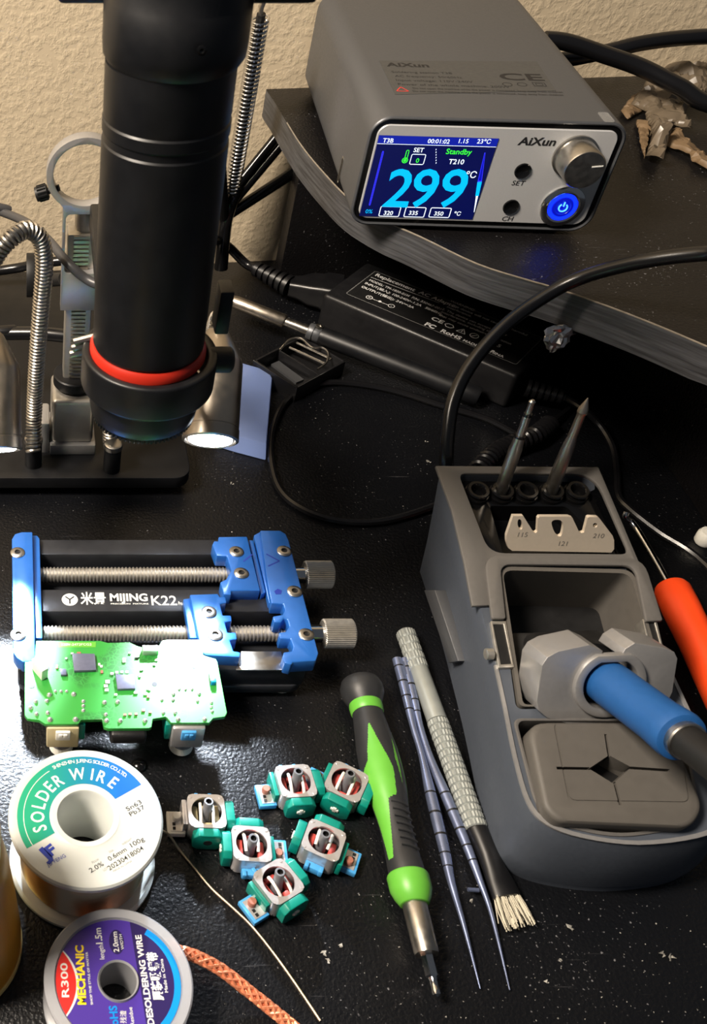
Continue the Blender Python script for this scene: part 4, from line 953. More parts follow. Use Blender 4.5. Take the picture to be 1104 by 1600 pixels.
# ================================================================== MICROSCOPE
mc = thing('digital_microscope', 'black tube microscope with red ring held upright above the board holder', 'microscope', (MXc, MYc, 11.5))
MM = T(MXc, MYc, 12.0) @ Matrix.Rotation(R(-0.9), 4, 'Y') @ T(0, 0, -12.0)
MB().lathe([(1.70, 14.0), (1.70, 14.45), (1.74, 14.5), (1.72, 21.0), (1.68, 21.05), (1.68, 21.25), (1.72, 21.3), (1.72, 21.6), (1.68, 21.65), (1.70, 21.8), (1.70, 23.1)], 64, 0, MM).build('barrel', 'black_metal', mc, smooth=25)
MB().lathe([(1.70, 23.1), (1.82, 23.3), (1.84, 23.6), (1.84, 24.6), (1.80, 24.65), (1.80, 26.0)], 64, 0, MM @ T(0.05, 0, 0)).build('upper_sleeve', 'black_metal', mc)
MB().lathe([(0.12, 0), (0.12, 0.04), (0.06, 0.05), (0, 0.0)], 12, 0, T(MXc + 0.25, MYc - 1.96, 24.0) @ Matrix.Rotation(PI / 2, 4, 'X')).build('set_screw', 'black_gloss', mc)
MB().lathe([(1.72, 14.02), (1.83, 14.05), (1.83, 14.28), (1.74, 14.40)], 64, 0, MM).build('red_ring', 'red_ring', mc)
MB().lathe([(1.70, 11.75), (1.74, 11.8), (1.78, 12.1), (1.78, 12.6), (1.83, 12.65), (1.83, 12.86)], 64, 0, MM).build('objective', 'black_metal', mc)
kr = MB()
for k in range(72): kr.box((1.66, 0, 11.66), (0.06, 0.07, 0.16), 0, MM @ RZ(2 * PI * k / 72))
kr.lathe([(1.2, 11.6), (1.64, 11.6), (1.64, 11.78)], 48, 1, MM); kr.build('knurled_rim', ['black_metal', 'black_matte'], mc)
m0 = PY(90, 8, 28.2); m1 = PY(490, 12, 28.2)
mo = MB(); mo.box(((m0.x + m1.x) / 2, 29.0, m0.z + 3.2), (m1.x - m0.x, 1.6, 6.4)); note(mo.build('monitor', 'monitor_navy', mc, bevel=0.15, seg=3), 'dark blue-black lower edge of the monitor')
mq = PY(398, 8, 27.0); mq1 = PY(496, 4, 27.0)
MB().box(((mq.x + mq1.x) / 2, 27.6, mq.z + 1.0), (mq1.x - mq.x, 1.0, 2.0)).build('monitor_clip', 'black_matte', mc, bevel=0.08)
# ================================================================== helpers for writing fitted between two photo points on a level plane
def fit(mb, body, pa, pb, cap, z, mi=0, bold=0.0, dz=0.006):
    a, b = P(*pa, z), P(*pb, z); M = frame(a, b - a, (-(b - a).y, (b - a).x, 0)); size = cap / 0.73
    v, f = glyphs(body, size, bold); wd = max(p[0] for p in v) - min(p[0] for p in v)
    mb.text(body, size, M, mi, bold, 'L', (b - a).length / wd, dz)
def px_poly(pts, z, sc=1, ox=0, oy=0): return [tuple(P(ox + x / sc, oy + y / sc, z).xy) for x, y in pts]
def wcm(px, py, z, wpx): d = ray(px, py); return wpx / FPX * (CAM_H - z) / -d.z

# ================================================================== BOARD HOLDER
fx = thing('board_holder', 'blue and black screw-driven circuit board holder with two knurled knobs', 'circuit board holder', (5.3, 27.2, 0))
JT = 2.25
def C4(pts, z): return px_poly(pts, z, 3.68, 280, 810)
yb0, yb1 = P(200, 843, 1.7).y, P(200, 866, 1.7).y; ym0, ym1 = P(200, 921, 1.7).y, P(200, 955, 1.7).y; yf0, yf1 = P(400, 1019, 1.7).y, P(400, 1046, 1.7).y
fxl, fxr = -0.25, 10.75
fb = MB().prism(rrect(fxr - fxl, yb0 - yf1 + 0.15, 0.5, 5, (fxl + fxr) / 2, (yb0 + yf1) / 2), 0.3, 0.75).build('base', 'fixture_black', fx, bevel=0.06)
for a_, b_, nm in ((yb1, yb0, 'rear_rail'), (ym1, ym0, 'middle_rail'), (yf1, yf0, 'front_rail')):
    MB().box(((fxl + fxr) / 2, (a_ + b_) / 2, 1.22), (fxr - fxl - 0.1, b_ - a_, 0.95)).build(nm, 'fixture_black', fx, bevel=0.04)
for sx in (0.4, 10.1):
    for y in (yf1 + 0.55, yb0 - 0.55): MB().lathe([(0.42, 0.0), (0.45, 0.05), (0.45, 0.31)], 20, 0, T(sx, y, 0)).build('foot', 'white_plastic', fx)
# print on the middle rail
tm = MB(); zr = 1.7
c_ = P(109, 937, zr); rcm = wcm(109, 937, zr, 12.5)
tm.add([(c_.x + rcm * math.cos(a), c_.y + rcm * math.sin(a), zr + .006) for a in [2 * PI * k / 28 for k in range(28)]], [tuple(range(28))], 0)
for dx, dy in ((0.55, 0.5), (-0.55, 0.5), (0.0, -0.7)): tm.line((c_.x, c_.y), (c_.x + rcm * dx, c_.y + rcm * dy), 0.06, T(0, 0, zr), 1, 0.012)
fit(tm, '\u7c73\u666f', (126, 943), (166, 943), 0.52, zr, 0, 0.02); fit(tm, 'MIJING', (172, 939), (231, 939), 0.40, zr, 0, 0.03)
fit(tm, 'PRECISION  FIXTURE', (173, 944.5), (232, 944.5), 0.07, zr, 0, 0.02); fit(tm, 'K22', (237, 945.5), (277, 945.5), 0.52, zr, 0, 0.012); fit(tm, 'Pro', (279, 945.5), (285, 945.5), 0.2, zr, 0, 0.01)
tm.build('rail_lettering', ['label_white', 'dark_ink'], fx)
# bars
def bar(nm, poly, z0, z1, m='fixture_blue', bev=0.05): return MB().prism(poly, z0, z1).build(nm, m, fx, bevel=bev)
def F3(pts, z): return px_poly(pts, z, 3.68, 0, 810)
lb = bar('left_bar', F3([(68, 118), (85, 88), (125, 77), (187, 77), (203, 822), (132, 824), (95, 800), (76, 770)], JT), 1.6, JT)
MB().prism(F3([(170, 98), (215, 100), (228, 118), (243, 690), (195, 690)], 1.95), 1.62, 1.97).build('left_bar_step', 'fixture_blue', fx, bevel=0.04)
rb = bar('right_bar', C4([(465, 68), (580, 68), (612, 88), (630, 128), (800, 775), (785, 818), (652, 826), (645, 840), (606, 830), (592, 800), (600, 768), (648, 762), (655, 735), (640, 690), (580, 690), (572, 655), (612, 650), (632, 622), (622, 580), (600, 575), (585, 598), (545, 596), (537, 562), (595, 552), (607, 528), (598, 490), (530, 488), (500, 330)], JT), 1.6, JT)
MB().prism(C4([(428, 98), (462, 78), (480, 80), (560, 490), (515, 488)], 2.0), 1.62, 2.02).build('right_bar_step', 'fixture_blue', fx, bevel=0.04)
MB().prism(C4([(545, 420), (565, 405), (590, 415), (585, 435), (555, 437)], JT), JT - .005, JT + .012).build('bar_notch', 'logo_blue', rb)
mk = MB()
def c4l(a_, b_, w_): 
    p, q = C4([a_, b_], JT); mk.line(p, q, w_, T(0, 0, JT), 0, 0.006)
c4l((500, 205), (575, 245), 0.06); c4l((575, 245), (510, 275), 0.06); mk.build('engraved_arrow', 'logo_blue', rb)
uj = bar('upper_jaw', C4([(225, 105), (390, 103), (466, 415), (298, 415), (298, 440), (255, 435), (235, 365), (270, 348), (282, 325), (297, 300), (275, 215), (215, 214), (190, 150), (200, 128), (225, 130)], JT), 1.6, JT)
MB().prism(C4([(400, 125), (425, 127), (497, 425), (470, 440)], 2.0), 1.62, 2.02).build('upper_jaw_step', 'fixture_blue', fx, bevel=0.04)
mk = MB(); c4l((368, 248), (418, 208), 0.06); mk.build('engraved_mark', 'logo_blue', uj)
lj = bar('lower_jaw', C4([(60, 437), (222, 432), (232, 450), (265, 450), (272, 485), (235, 490), (250, 556), (298, 556), (302, 590), (262, 596), (277, 655), (325, 655), (332, 693), (290, 700), (312, 762), (350, 768), (348, 797), (150, 786), (128, 770)], JT), 1.6, JT)
MB().prism(C4([(22, 465), (60, 460), (108, 690), (60, 690)], 2.0), 1.62, 2.02).build('lower_jaw_step', 'fixture_blue', fx, bevel=0.04)
MB().prism(C4([(355, 765), (585, 765), (612, 872), (325, 872), (330, 852), (358, 850)], 1.75), 1.69, 1.76).build('slide_plate', 'steel', fx, bevel=0.015)
# screws
def screw(px, py, parent, r=0.3):
    p = P(px, py, JT); s_ = MB(); M = T(p.x, p.y, JT - 0.02)
    s_.lathe([(r, 0), (r, 0.06), (r * 0.8, 0.10), (r * 0.42, 0.10), (r * 0.40, 0.03)], 24, 0, M, (True, False)); s_.lathe([(r * 0.40, 0.03), (0, 0.03)], 24, 1, M, (False, False)); s_.build('screw', ['steel', 'deep_black'], parent)
screw(27.5, 864, lb); screw(28.5, 992, lb)
for x, y in ((602, 190), (662, 422), (730, 670)): screw(280 + x / 3.68, 810 + y / 3.68, rb)
for x, y in ((328, 193), (356, 317)): screw(280 + x / 3.68, 810 + y / 3.68, uj)
for x, y in ((170, 540), (206, 670)): screw(280 + x / 3.68, 810 + y / 3.68, lj)
# lead screws and knobs
ZR = 1.3
for (py, kx0, kx1, kpy) in ((898, 476, 519, 901), (990, 505, 553, 996)):
    p = P(200, py, ZR); Mr = frame((0.6, p.y, ZR), (0, 0, 1), (0, 1, 0)) 
    Mr = along((0.6, p.y, ZR), (10.9, p.y, ZR)); pr = []; k = 0; z = 0
    while z < 9.9: pr += [(0.27, z), (0.325, z + 0.05), (0.325, z + 0.085), (0.27, z + 0.135)]; z += 0.15
    MB().lathe(pr, 20, 0, Mr).build('lead_screw', 'nickel', fx, smooth=20)
    a, b = P(kx0, kpy, ZR), P(kx1, kpy, ZR); Mk = along((a.x, p.y, ZR), (b.x, p.y, ZR)); Lk = b.x - a.x
    MB().lathe([(0.36, -0.95), (0.36, 0.05)], 24, 0, Mk).build('knob_shaft', 'chrome', fx)
    n = 84; rings = []
    for z, r in ((0, 0.52), (0.05, 0.57), (Lk - 0.05, 0.57), (Lk, 0.53)):
        rings.append([((r + (0.022 if i % 2 else -0.022) * (r > 0.55)) * math.cos(2 * PI * i / n), (r + (0.022 if i % 2 else -0.022) * (r > 0.55)) * math.sin(2 * PI * i / n), z) for i in range(n)])
    MB().loft(rings, 0, Mk).build('knob', 'nickel', fx, smooth=20)

# ================================================================== CIRCUIT BOARD
ZP = 2.5; pcv = lambda pts, z=ZP: px_poly(pts, z, 3.154, 20, 990)
def p8(x, y, z=ZP): return P(20 + x / 3.154, 990 + y / 3.154, z)
bo = [(115, 35), (430, 35), (468, 45), (575, 42), (612, 60), (640, 68), (715, 68), (735, 35), (750, 30), (925, 30), (938, 105), (955, 112), (1000, 125), (1008, 140), (1055, 390), (1045, 408), (1035, 410), (988, 416), (968, 440), (780, 440), (755, 410), (690, 420), (683, 460), (670, 466), (470, 468), (448, 460), (440, 422), (338, 425), (322, 446), (160, 446), (128, 426), (72, 420), (58, 400), (60, 140), (108, 135)]
cbt = thing('circuit_board', 'green gamepad circuit board lying across the front of the blue board holder', 'circuit board', tuple(P(190, 1060, 0)))
bp_ = pcv(bo)
MB().prism(bp_, ZP - 0.16, ZP).build('board', 'pcb', cbt, bevel=0.012, seg=1)
def comp(nm, m, pts, h, parent=cbt, bev=0.01, z=ZP): return MB().prism(pcv(pts), z - 0.002, z + h).build(nm, m, parent, bevel=bev)
comp('chip', 'chip', [(292, 108), (402, 110), (410, 190), (302, 193)], 0.14); comp('chip', 'chip', [(505, 210), (595, 213), (603, 280), (515, 282)], 0.13)
comp('small_chip', 'chip', [(232, 182), (262, 182), (264, 212), (236, 212)], 0.12)
c5 = [p8(100, 160), p8(112, 152), p8(160, 215), p8(150, 225)]
sk_ = MB(); a_, b_ = p8(108, 165), p8(158, 225); Mcn = frame((a_.x, a_.y, ZP), b_ - a_, (0, 0, 1)) ; Lc = (b_ - a_).length
sk_.box((Lc / 2, 0.28, 0), (Lc, 0.56, 0.28), 0, Mcn); cn = sk_.build('ribbon_connector', 'white_plastic', cbt, bevel=0.02)
MB().box((Lc / 2, 0.55, 0.0), (Lc * 0.8, 0.04, 0.1), 0, Mcn).build('slot', 'gray_ink', cn)
comp('socket', 'tin', [(635, 80), (712, 80), (716, 108), (640, 108)], 0.28); comp('crystal', 'tin', [(610, 116), (618, 114), (622, 122), (600, 124)], 0.08)
comp('side_switch', 'stick_gray', [(962, 200), (998, 200), (1000, 250), (970, 250)], 0.2)
comp('button_pad', 'label_blue', [(972, 238), (996, 238), (998, 256), (975, 256)], 0.22)
rnd = random.Random(2)
for x, y, w_, h_ in [(455, 232, 22, 18), (448, 255, 20, 14), (452, 275, 20, 14), (430, 160, 12, 10), (432, 185, 12, 14), (420, 150, 10, 10), (540, 125, 16, 20), (315, 95, 20, 10), (285, 98, 14, 8), (212, 158, 10, 18), (258, 122, 10, 8), (628, 175, 14, 10), (620, 200, 10, 18), (660, 270, 18, 12), (645, 295, 18, 10), (595, 290, 20, 10), (480, 195, 16, 12), (505, 190, 14, 10), (530, 188, 14, 10), (555, 188, 14, 10), (690, 150, 14, 10), (700, 128, 14, 10), (635, 375, 16, 12), (600, 395, 14, 10), (570, 395, 14, 10), (545, 398, 14, 10), (570, 95, 12, 8), (660, 310, 14, 10), (500, 300, 14, 8), (670, 385, 14, 10)]:
    comp('chip_resistor', rnd.choice(['tin', 'carbon', 'label_white', 'tin']), [(x, y), (x + w_, y), (x + w_, y + h_), (x, y + h_)], 0.06, bev=0)
for x, y, r in [(180, 303, 13), (300, 300, 13), (113, 335, 11), (168, 333, 11), (88, 365, 12), (117, 397, 11), (172, 392, 11), (183, 425, 14), (309, 424, 14), (347, 335, 10), (347, 357, 10), (347, 380, 10), (452, 340, 12), (517, 338, 12), (458, 400, 10), (462, 430, 12), (530, 430, 12), (652, 430, 12), (210, 285, 8), (238, 285, 8), (265, 285, 8), (820, 275, 7), (851, 275, 7), (883, 275, 7), (792, 298, 9), (918, 297, 9), (735, 327, 8), (790, 327, 8), (910, 333, 8), (742, 390, 9), (800, 390, 9), (815, 422, 11), (945, 422, 11), (978, 340, 8), (978, 362, 8), (982, 383, 8)]:
    p = p8(x, y); rr = r / 3.154 / FPX * 39
    MB().lathe([(rr, -0.002), (rr * 0.85, rr * 0.5), (rr * 0.35, rr * 1.1), (0, rr * 1.2)], 12, 0, T(p.x, p.y, ZP), (False, False)).build('solder_joint', 'tin', cbt)
for x, y, r in [(168, 172, 13), (92, 257, 16), (698, 249, 13), (608, 122, 10), (915, 120, 10), (896, 165, 12)]:
    p = p8(x, y); rr = r / 3.154 / FPX * 39
    MB().lathe([(rr * 1.0, 0.0), (rr, 0.008), (0, 0.009)], 16, 0, T(p.x, p.y, ZP), (False, False)).build('hole', 'deep_black', cbt)
sm = MB(); p = p8(237, 62); sm.add([tuple(Vector(p8(x, y)) + Vector((0, 0, 0.006))) for x, y in ((222, 42), (410, 42), (408, 68), (225, 68))], [(0, 1, 2, 3)], 0)
fit(sm, '220V-2472FCG2', (20 + 238 / 3.154, 990 + 60 / 3.154), (20 + 388 / 3.154, 990 + 59 / 3.154), 0.11, ZP, 1, 0.0, 0.012); sm.build('silkscreen', ['lime', 'label_white'], cbt)
# two stick modules and the port hanging under the front edge
def under(x0, x1, m_body, m_ins, tside):
    a, b = PY(20 + x0 / 3.154, 1140, 20.75), PY(20 + x1 / 3.154, 1140, 20.75); w_ = b.x - a.x; cx = (a.x + b.x) / 2
    f = MB().box((cx, 21.45, 1.72), (w_, 1.4, 1.2)).build('stick_module', m_body, cbt, bevel=0.06)
    MB().box((cx, 20.72, 1.95), (w_ * 0.45, 0.12, 0.5)).build('switch', m_ins, f, bevel=0.03); MB().box((cx - 0.08, 20.65, 2.0), (w_ * 0.12, 0.06, 0.2)).build('plunger', m_ins, f, bevel=0.02); MB().box((cx + 0.08, 20.65, 2.0), (w_ * 0.12, 0.06, 0.2)).build('plunger', m_ins, f, bevel=0.02)
    MB().box((cx + tside * (w_ / 2 + .12), 21.5, 1.8), (0.22, 1.1, 0.9)).build('potentiometer', 'teal', f, bevel=0.05)
    MB().lathe([(0.42, 0.45), (0.45, .5), (0.3, 1.1)], 20, 0, T(cx, 21.5, 0)).build('stick', 'stick_gray', f)
    MB().lathe([(0.36, 0.0), (0.45, 0.1), (0.42, 0.46)], 20, 0, T(cx, 21.5, 0)).build('stick_cap', 'white_plastic', f)
under(168, 328, 'pot_beige', 'label_white', 1); under(790, 950, 'tin', 'sky_plastic', -1)
a, b = PY(20 + 480 / 3.154, 1145, 20.6), PY(20 + 660 / 3.154, 1145, 20.6)
MB().box(((a.x + b.x) / 2, 20.85, 2.05), (b.x - a.x, 0.8, 0.56)).build('port', 'black_plastic', cbt, bevel=0.12, seg=3)

# ================================================================== SOLDER SPOOL
zs = 3.0; c0 = P(133.7, 1281.5, zs); pL, pR = P(12.6, 1281, zs), P(255, 1281, zs); rs = (pR.x - pL.x) / 2; cxs, cys = (pL.x + pR.x) / 2, (P(134, 1174.5, zs).y + P(134, 1386, zs).y) / 2
sp = thing('solder_spool', 'white spool of solder wire with green and blue label, standing behind the purple spool', 'solder spool', (cxs, cys, 0))
MSp = T(cxs, cys, 0)
def ringlathe(prof, n, mi, M, mb=None): mb = mb or MB(); mb.loft([[(r * math.cos(2 * PI * i / n), r * math.sin(2 * PI * i / n), z) for i in range(n)] for r, z in prof], mi, M, closed=True); return mb
hr = 0.88 * rs / 2.49
ringlathe([(hr, 0.04), (hr, 2.96), (hr + 0.04, zs + 0.03), (hr + 0.2, zs + 0.04), (hr + 0.26, zs), (rs - 0.28, zs), (rs - 0.2, zs + 0.03), (rs - .06, zs + .02), (rs, zs - 0.06), (rs - 0.0, zs - 0.2), (rs - 0.1, zs - 0.28), (1.3, zs - 0.3), (1.3, 0.3), (rs - .12, 0.28), (rs - 0.02, 0.2), (rs - .02, 0.06), (rs - .1, 0.0), (hr + .1, 0.0)], 96, 0, MSp).build('spool', 'spool_white', sp, smooth=35)
pr = []; z = 0.3
rw_ = rs - 0.38
while z < zs - 0.34: pr += [(rw_ - 0.035, z), (rw_, z + 0.03), (rw_ + 0.012, z + 0.055), (rw_, z + 0.08), (rw_ - 0.035, z + 0.11)]; z += 0.115
MB().lathe(pr, 72, 0, MSp, (False, False)).build('solder_winding', 'solder', sp, smooth=25)
lw_ = MB(); MLb = MSp @ T(0, 0, zs)
A_, B_ = R(31), R(211); n = 60; r0, r1 = hr + 0.28, rs * 0.885
lw_.add([(r * math.cos(A_ + (B_ - A_) * k / n), r * math.sin(A_ + (B_ - A_) * k / n), 0.006) for r in (r0, r1) for k in range(n + 1)], [(k, n + 1 + k, n + 2 + k, k + 1) for k in range(n)], 0, MLb)
lw_.arc_text('SOLDER', 0.62, rs * 0.535, R(203), R(116), MLb, 1, 0.012, 0.012, 0.8); lw_.arc_text('WIRE', 0.62, rs * 0.535, R(113), R(44), MLb, 1, 0.012, 0.012, 0.8)
lw_.arc_text('SHENZHEN JUFENG SOLDER CO.,LTD.', 0.19, rs * 0.79, R(120), R(45), MLb, 1, 0.0, 0.012)
for k in range(24):
    a_, b_ = R(211 - k * 3.6), R(211 - (k + 1) * 3.6); lw_.line((rs * .80 * math.cos(a_), rs * .80 * math.sin(a_)), (rs * .80 * math.cos(b_), rs * .80 * math.sin(b_)), 0.02, MLb, 1, 0.012)
def c1(x, y): return (x / 3.943, 1160 + y / 3.943)
def sf(body, a_, b_, cap, mi=2, bold=0.006): fit(lw_, body, c1(*a_), c1(*b_), cap, zs, mi, bold, 0.01)
sf('Sn63', (786, 425), (876, 375), 0.16); sf('Pb37', (806, 457), (896, 407), 0.16)
sf('2.0%', (560, 805), (642, 757), 0.16); sf('0.6mm', (675, 733), (783, 668), 0.16); sf('100g', (812, 648), (892, 603), 0.16); sf('20230418004', (675, 790), (888, 660), 0.16)
sf('FLUX', (570, 747), (612, 725), 0.07, 3, 0); sf('DIA', (676, 682), (702, 668), 0.07, 3, 0); sf('WEIGHT', (755, 635), (815, 598), 0.07, 3, 0); sf('LOT', (640, 795), (668, 780), 0.09, 3, 0); sf('MADE IN CHINA', (700, 800), (815, 735), 0.07, 3, 0)
sf('J', (278, 735), (318, 700), 0.42, 4, 0.06); sf('F', (312, 705), (355, 672), 0.36, 4, 0.05); sf('JU FENG', (296, 768), (408, 706), 0.13, 4, 0)
note(lw_.build('label', ['solder_label', 'label_white', 'dark_ink', 'gray_ink', 'logo_blue'], sp), 'green to blue paper label reading SOLDER WIRE')
wp = [P(238, 1292, 1.2), P(262, 1303, 0.5), P(278, 1325, 0.12), P(300, 1352, 0.06), P(330, 1388, 0.06), P(365, 1420, 0.06), P(392, 1446, 0.06), P(420, 1480, 0.06), P(455, 1528, 0.06), P(500, 1595, 0.06)]
MB().tube(smooth_path(wp, 6), 0.045, 8).build('loose_wire_end', 'solder', sp)

# ================================================================== DESOLDERING WICK SPOOL
zw = 1.7; wl, wr = P(68.5, 1537, zw), P(302, 1537, zw); rw2 = (wr.x - wl.x) / 2; cxw = (wl.x + wr.x) / 2; cyw = P(182, 1418, zw).y - rw2
wk = thing('wick_spool', 'purple labelled clear spool of copper desoldering braid in front of the solder spool', 'wick spool', (cxw, cyw, 0)); MWk = T(cxw, cyw, 0)
hw = 0.55
ringlathe([(hw, 0.02), (hw, zw - 0.06), (hw + .05, zw + 0.0), (hw + .08, zw - .1), (rw2 * 0.845, zw - 0.1), (rw2 * 0.86, zw), (rw2 - 0.05, zw), (rw2, zw - 0.06), (rw2, zw - 0.16), (rw2 - .1, zw - .2), (1.0, zw - .22), (1.0, .22), (rw2 - .1, .2), (rw2, .14), (rw2, .04), (rw2 - .06, 0.0), (hw + .1, 0.0)], 96, 0, MWk).build('spool', 'spool_clear', wk, smooth=35)
for r_ in range(1): ringlathe([(1.02, 0.3), (1.55, 0.32), (1.6, 0.8), (1.55, zw - .32), (1.02, zw - .3)], 48, 0, MWk).build('wick_winding', 'copper', wk)
wlb = MB(); zl = zw - 0.085; rl = rw2 * 0.84; MW2 = T(cxw, cyw, zl)
n = 96; wlb.add([(r * math.cos(2 * PI * k / n), r * math.sin(2 * PI * k / n), 0.0) for r in (hw + 0.08, rl) for k in range(n)], [(k, n + k, n + (k + 1) % n, (k + 1) % n) for k in range(n)], 0, MW2)
def c2(x, y): return (60 + x / 4.246, 1400 + y / 4.246)
def L2(x, y): p = P(*c2(x, y), zl); return Vector((p.x - cxw, p.y - cyw))
def chord(a_, b_, side_ref, mi, dz, bulge=0.0):
    """part of the label disc on the side of side_ref from the chord a-b, bulging by 'bulge'"""
    a_, b_, s_ = L2(*a_), L2(*b_), L2(*side_ref)
    aa, ab, as_ = (math.atan2(v.y, v.x) for v in (a_, b_, s_))
    def between(x, lo, hi): return (x - lo) % (2 * PI) <= (hi - lo) % (2 * PI)
    if not between(as_, aa, ab): a_, b_, aa, ab = b_, a_, ab, aa
    sp_ = (ab - aa) % (2 * PI); pts = [((rl - .004) * math.cos(aa + sp_ * k / 40), (rl - .004) * math.sin(aa + sp_ * k / 40)) for k in range(41)]
    p, q = Vector(pts[-1]), Vector(pts[0]); d_ = q - p; nn_ = Vector((d_.y, -d_.x)).normalized()
    sgn = 1 if nn_.dot(-s_) > 0 else -1
    for k in range(1, 16): t = k / 16; v = p + d_ * t + nn_ * sgn * bulge * 4 * t * (1 - t); pts.append((v.x, v.y))
    wlb.add([(x, y, dz) for x, y in pts], [tuple(range(len(pts)))], mi, MW2)
    return pts
chord((145, 350), (190, 800), (100, 560), 2, 0.006, 0.42); chord((148, 362), (188, 788), (100, 560), 3, 0.010, 0.36)
chord((603, 180), (700, 900), (900, 500), 1, 0.004, 0.0)
ar = []
bl_a0, bl_a1 = math.atan2(*reversed(L2(715, 232))), math.atan2(*reversed(L2(820, 860)))
n = 40; wlb.add([(r * math.cos(bl_a0 + (bl_a1 - bl_a0) * k / n), r * math.sin(bl_a0 + (bl_a1 - bl_a0) * k / n), 0.008) for r in (rl - .2, rl - .004) for k in range(n + 1)], [(k, n + 1 + k, n + 2 + k, k + 1) for k in range(n)], 4, MW2)
c_ = L2(518, 305); ov = [(c_.x + .23 * math.cos(2 * PI * k / 28), c_.y + .38 * math.sin(2 * PI * k / 28)) for k in range(28)]
wlb.add([(x, y, .006) for x, y in ov], [tuple(range(28))], 1, MW2)
def wf(body, a_, b_, cap, mi=5, bold=0.01): fit(wlb, body, c2(*a_), c2(*b_), cap, zl, mi, bold, 0.014)
wf('R300', (203, 672), (190, 445), 0.22, 5, 0.014); wf('MECHANIC', (315, 722), (296, 328), 0.25, 6, 0.035); wf('SHOP THE STYLE OF MASTER', (362, 722), (326, 372), 0.07, 5, 0.01)
wf('length', (438, 420), (428, 325), 0.15, 5, 0.0); wf('1.5m', (425, 318), (412, 212), 0.21, 5, 0.02); wf('2.0mm', (535, 372), (520, 238), 0.17, 5, 0.006); wf('WIDTH', (568, 355), (552, 255), 0.09, 5, 0)
wf('DESOLDERING WIRE', (768, 856), (680, 258), 0.19, 5, 0.025); wf('\u539f\u88c5\u5438\u9521\u5e26', (828, 692), (778, 372), 0.26, 5, 0.03); wf('Made in China', (860, 640), (824, 418), 0.1, 5, 0)
wf('RoHS', (535, 905), (518, 728), 0.24, 4, 0.03); wf('Residue', (637, 858), (620, 738), 0.12, 5, 0.0); wf('\u6b8b\u6e23', (582, 845), (578, 762), 0.15, 5, 0.0)
note(wlb.build('label', ['label_purple', 'label_navy', 'label_white', 'label_red', 'label_blue', 'label_white', 'label_yellow'], wk), 'purple label with red, yellow and white lettering')
bpth = smooth_path([P(255, 1478, 1.2), P(275, 1486, 1.2), P(305, 1494, 1.0), P(345, 1515, .7), P(385, 1546, .4), P(420, 1574, .22), P(452, 1600, .16), P(500, 1640, .16)], 10)
bd = MB(); N_ = len(bpth)
for k in range(8):
    pts = []
    for i, p in enumerate(bpth):
        d_ = (bpth[min(i + 1, N_ - 1)] - bpth[max(i - 1, 0)]).normalized(); sd = Vector((-d_.y, d_.x, 0)).normalized(); ph = 2 * PI * (k / 8) + (i * 0.42 if k % 2 else -i * 0.42)
        pts.append(p + sd * 0.17 * math.sin(ph) + Vector((0, 0, 0.045 * math.cos(ph))))
    bd.tube(pts, 0.055, 5)
bd.build('copper_braid', 'copper', wk)

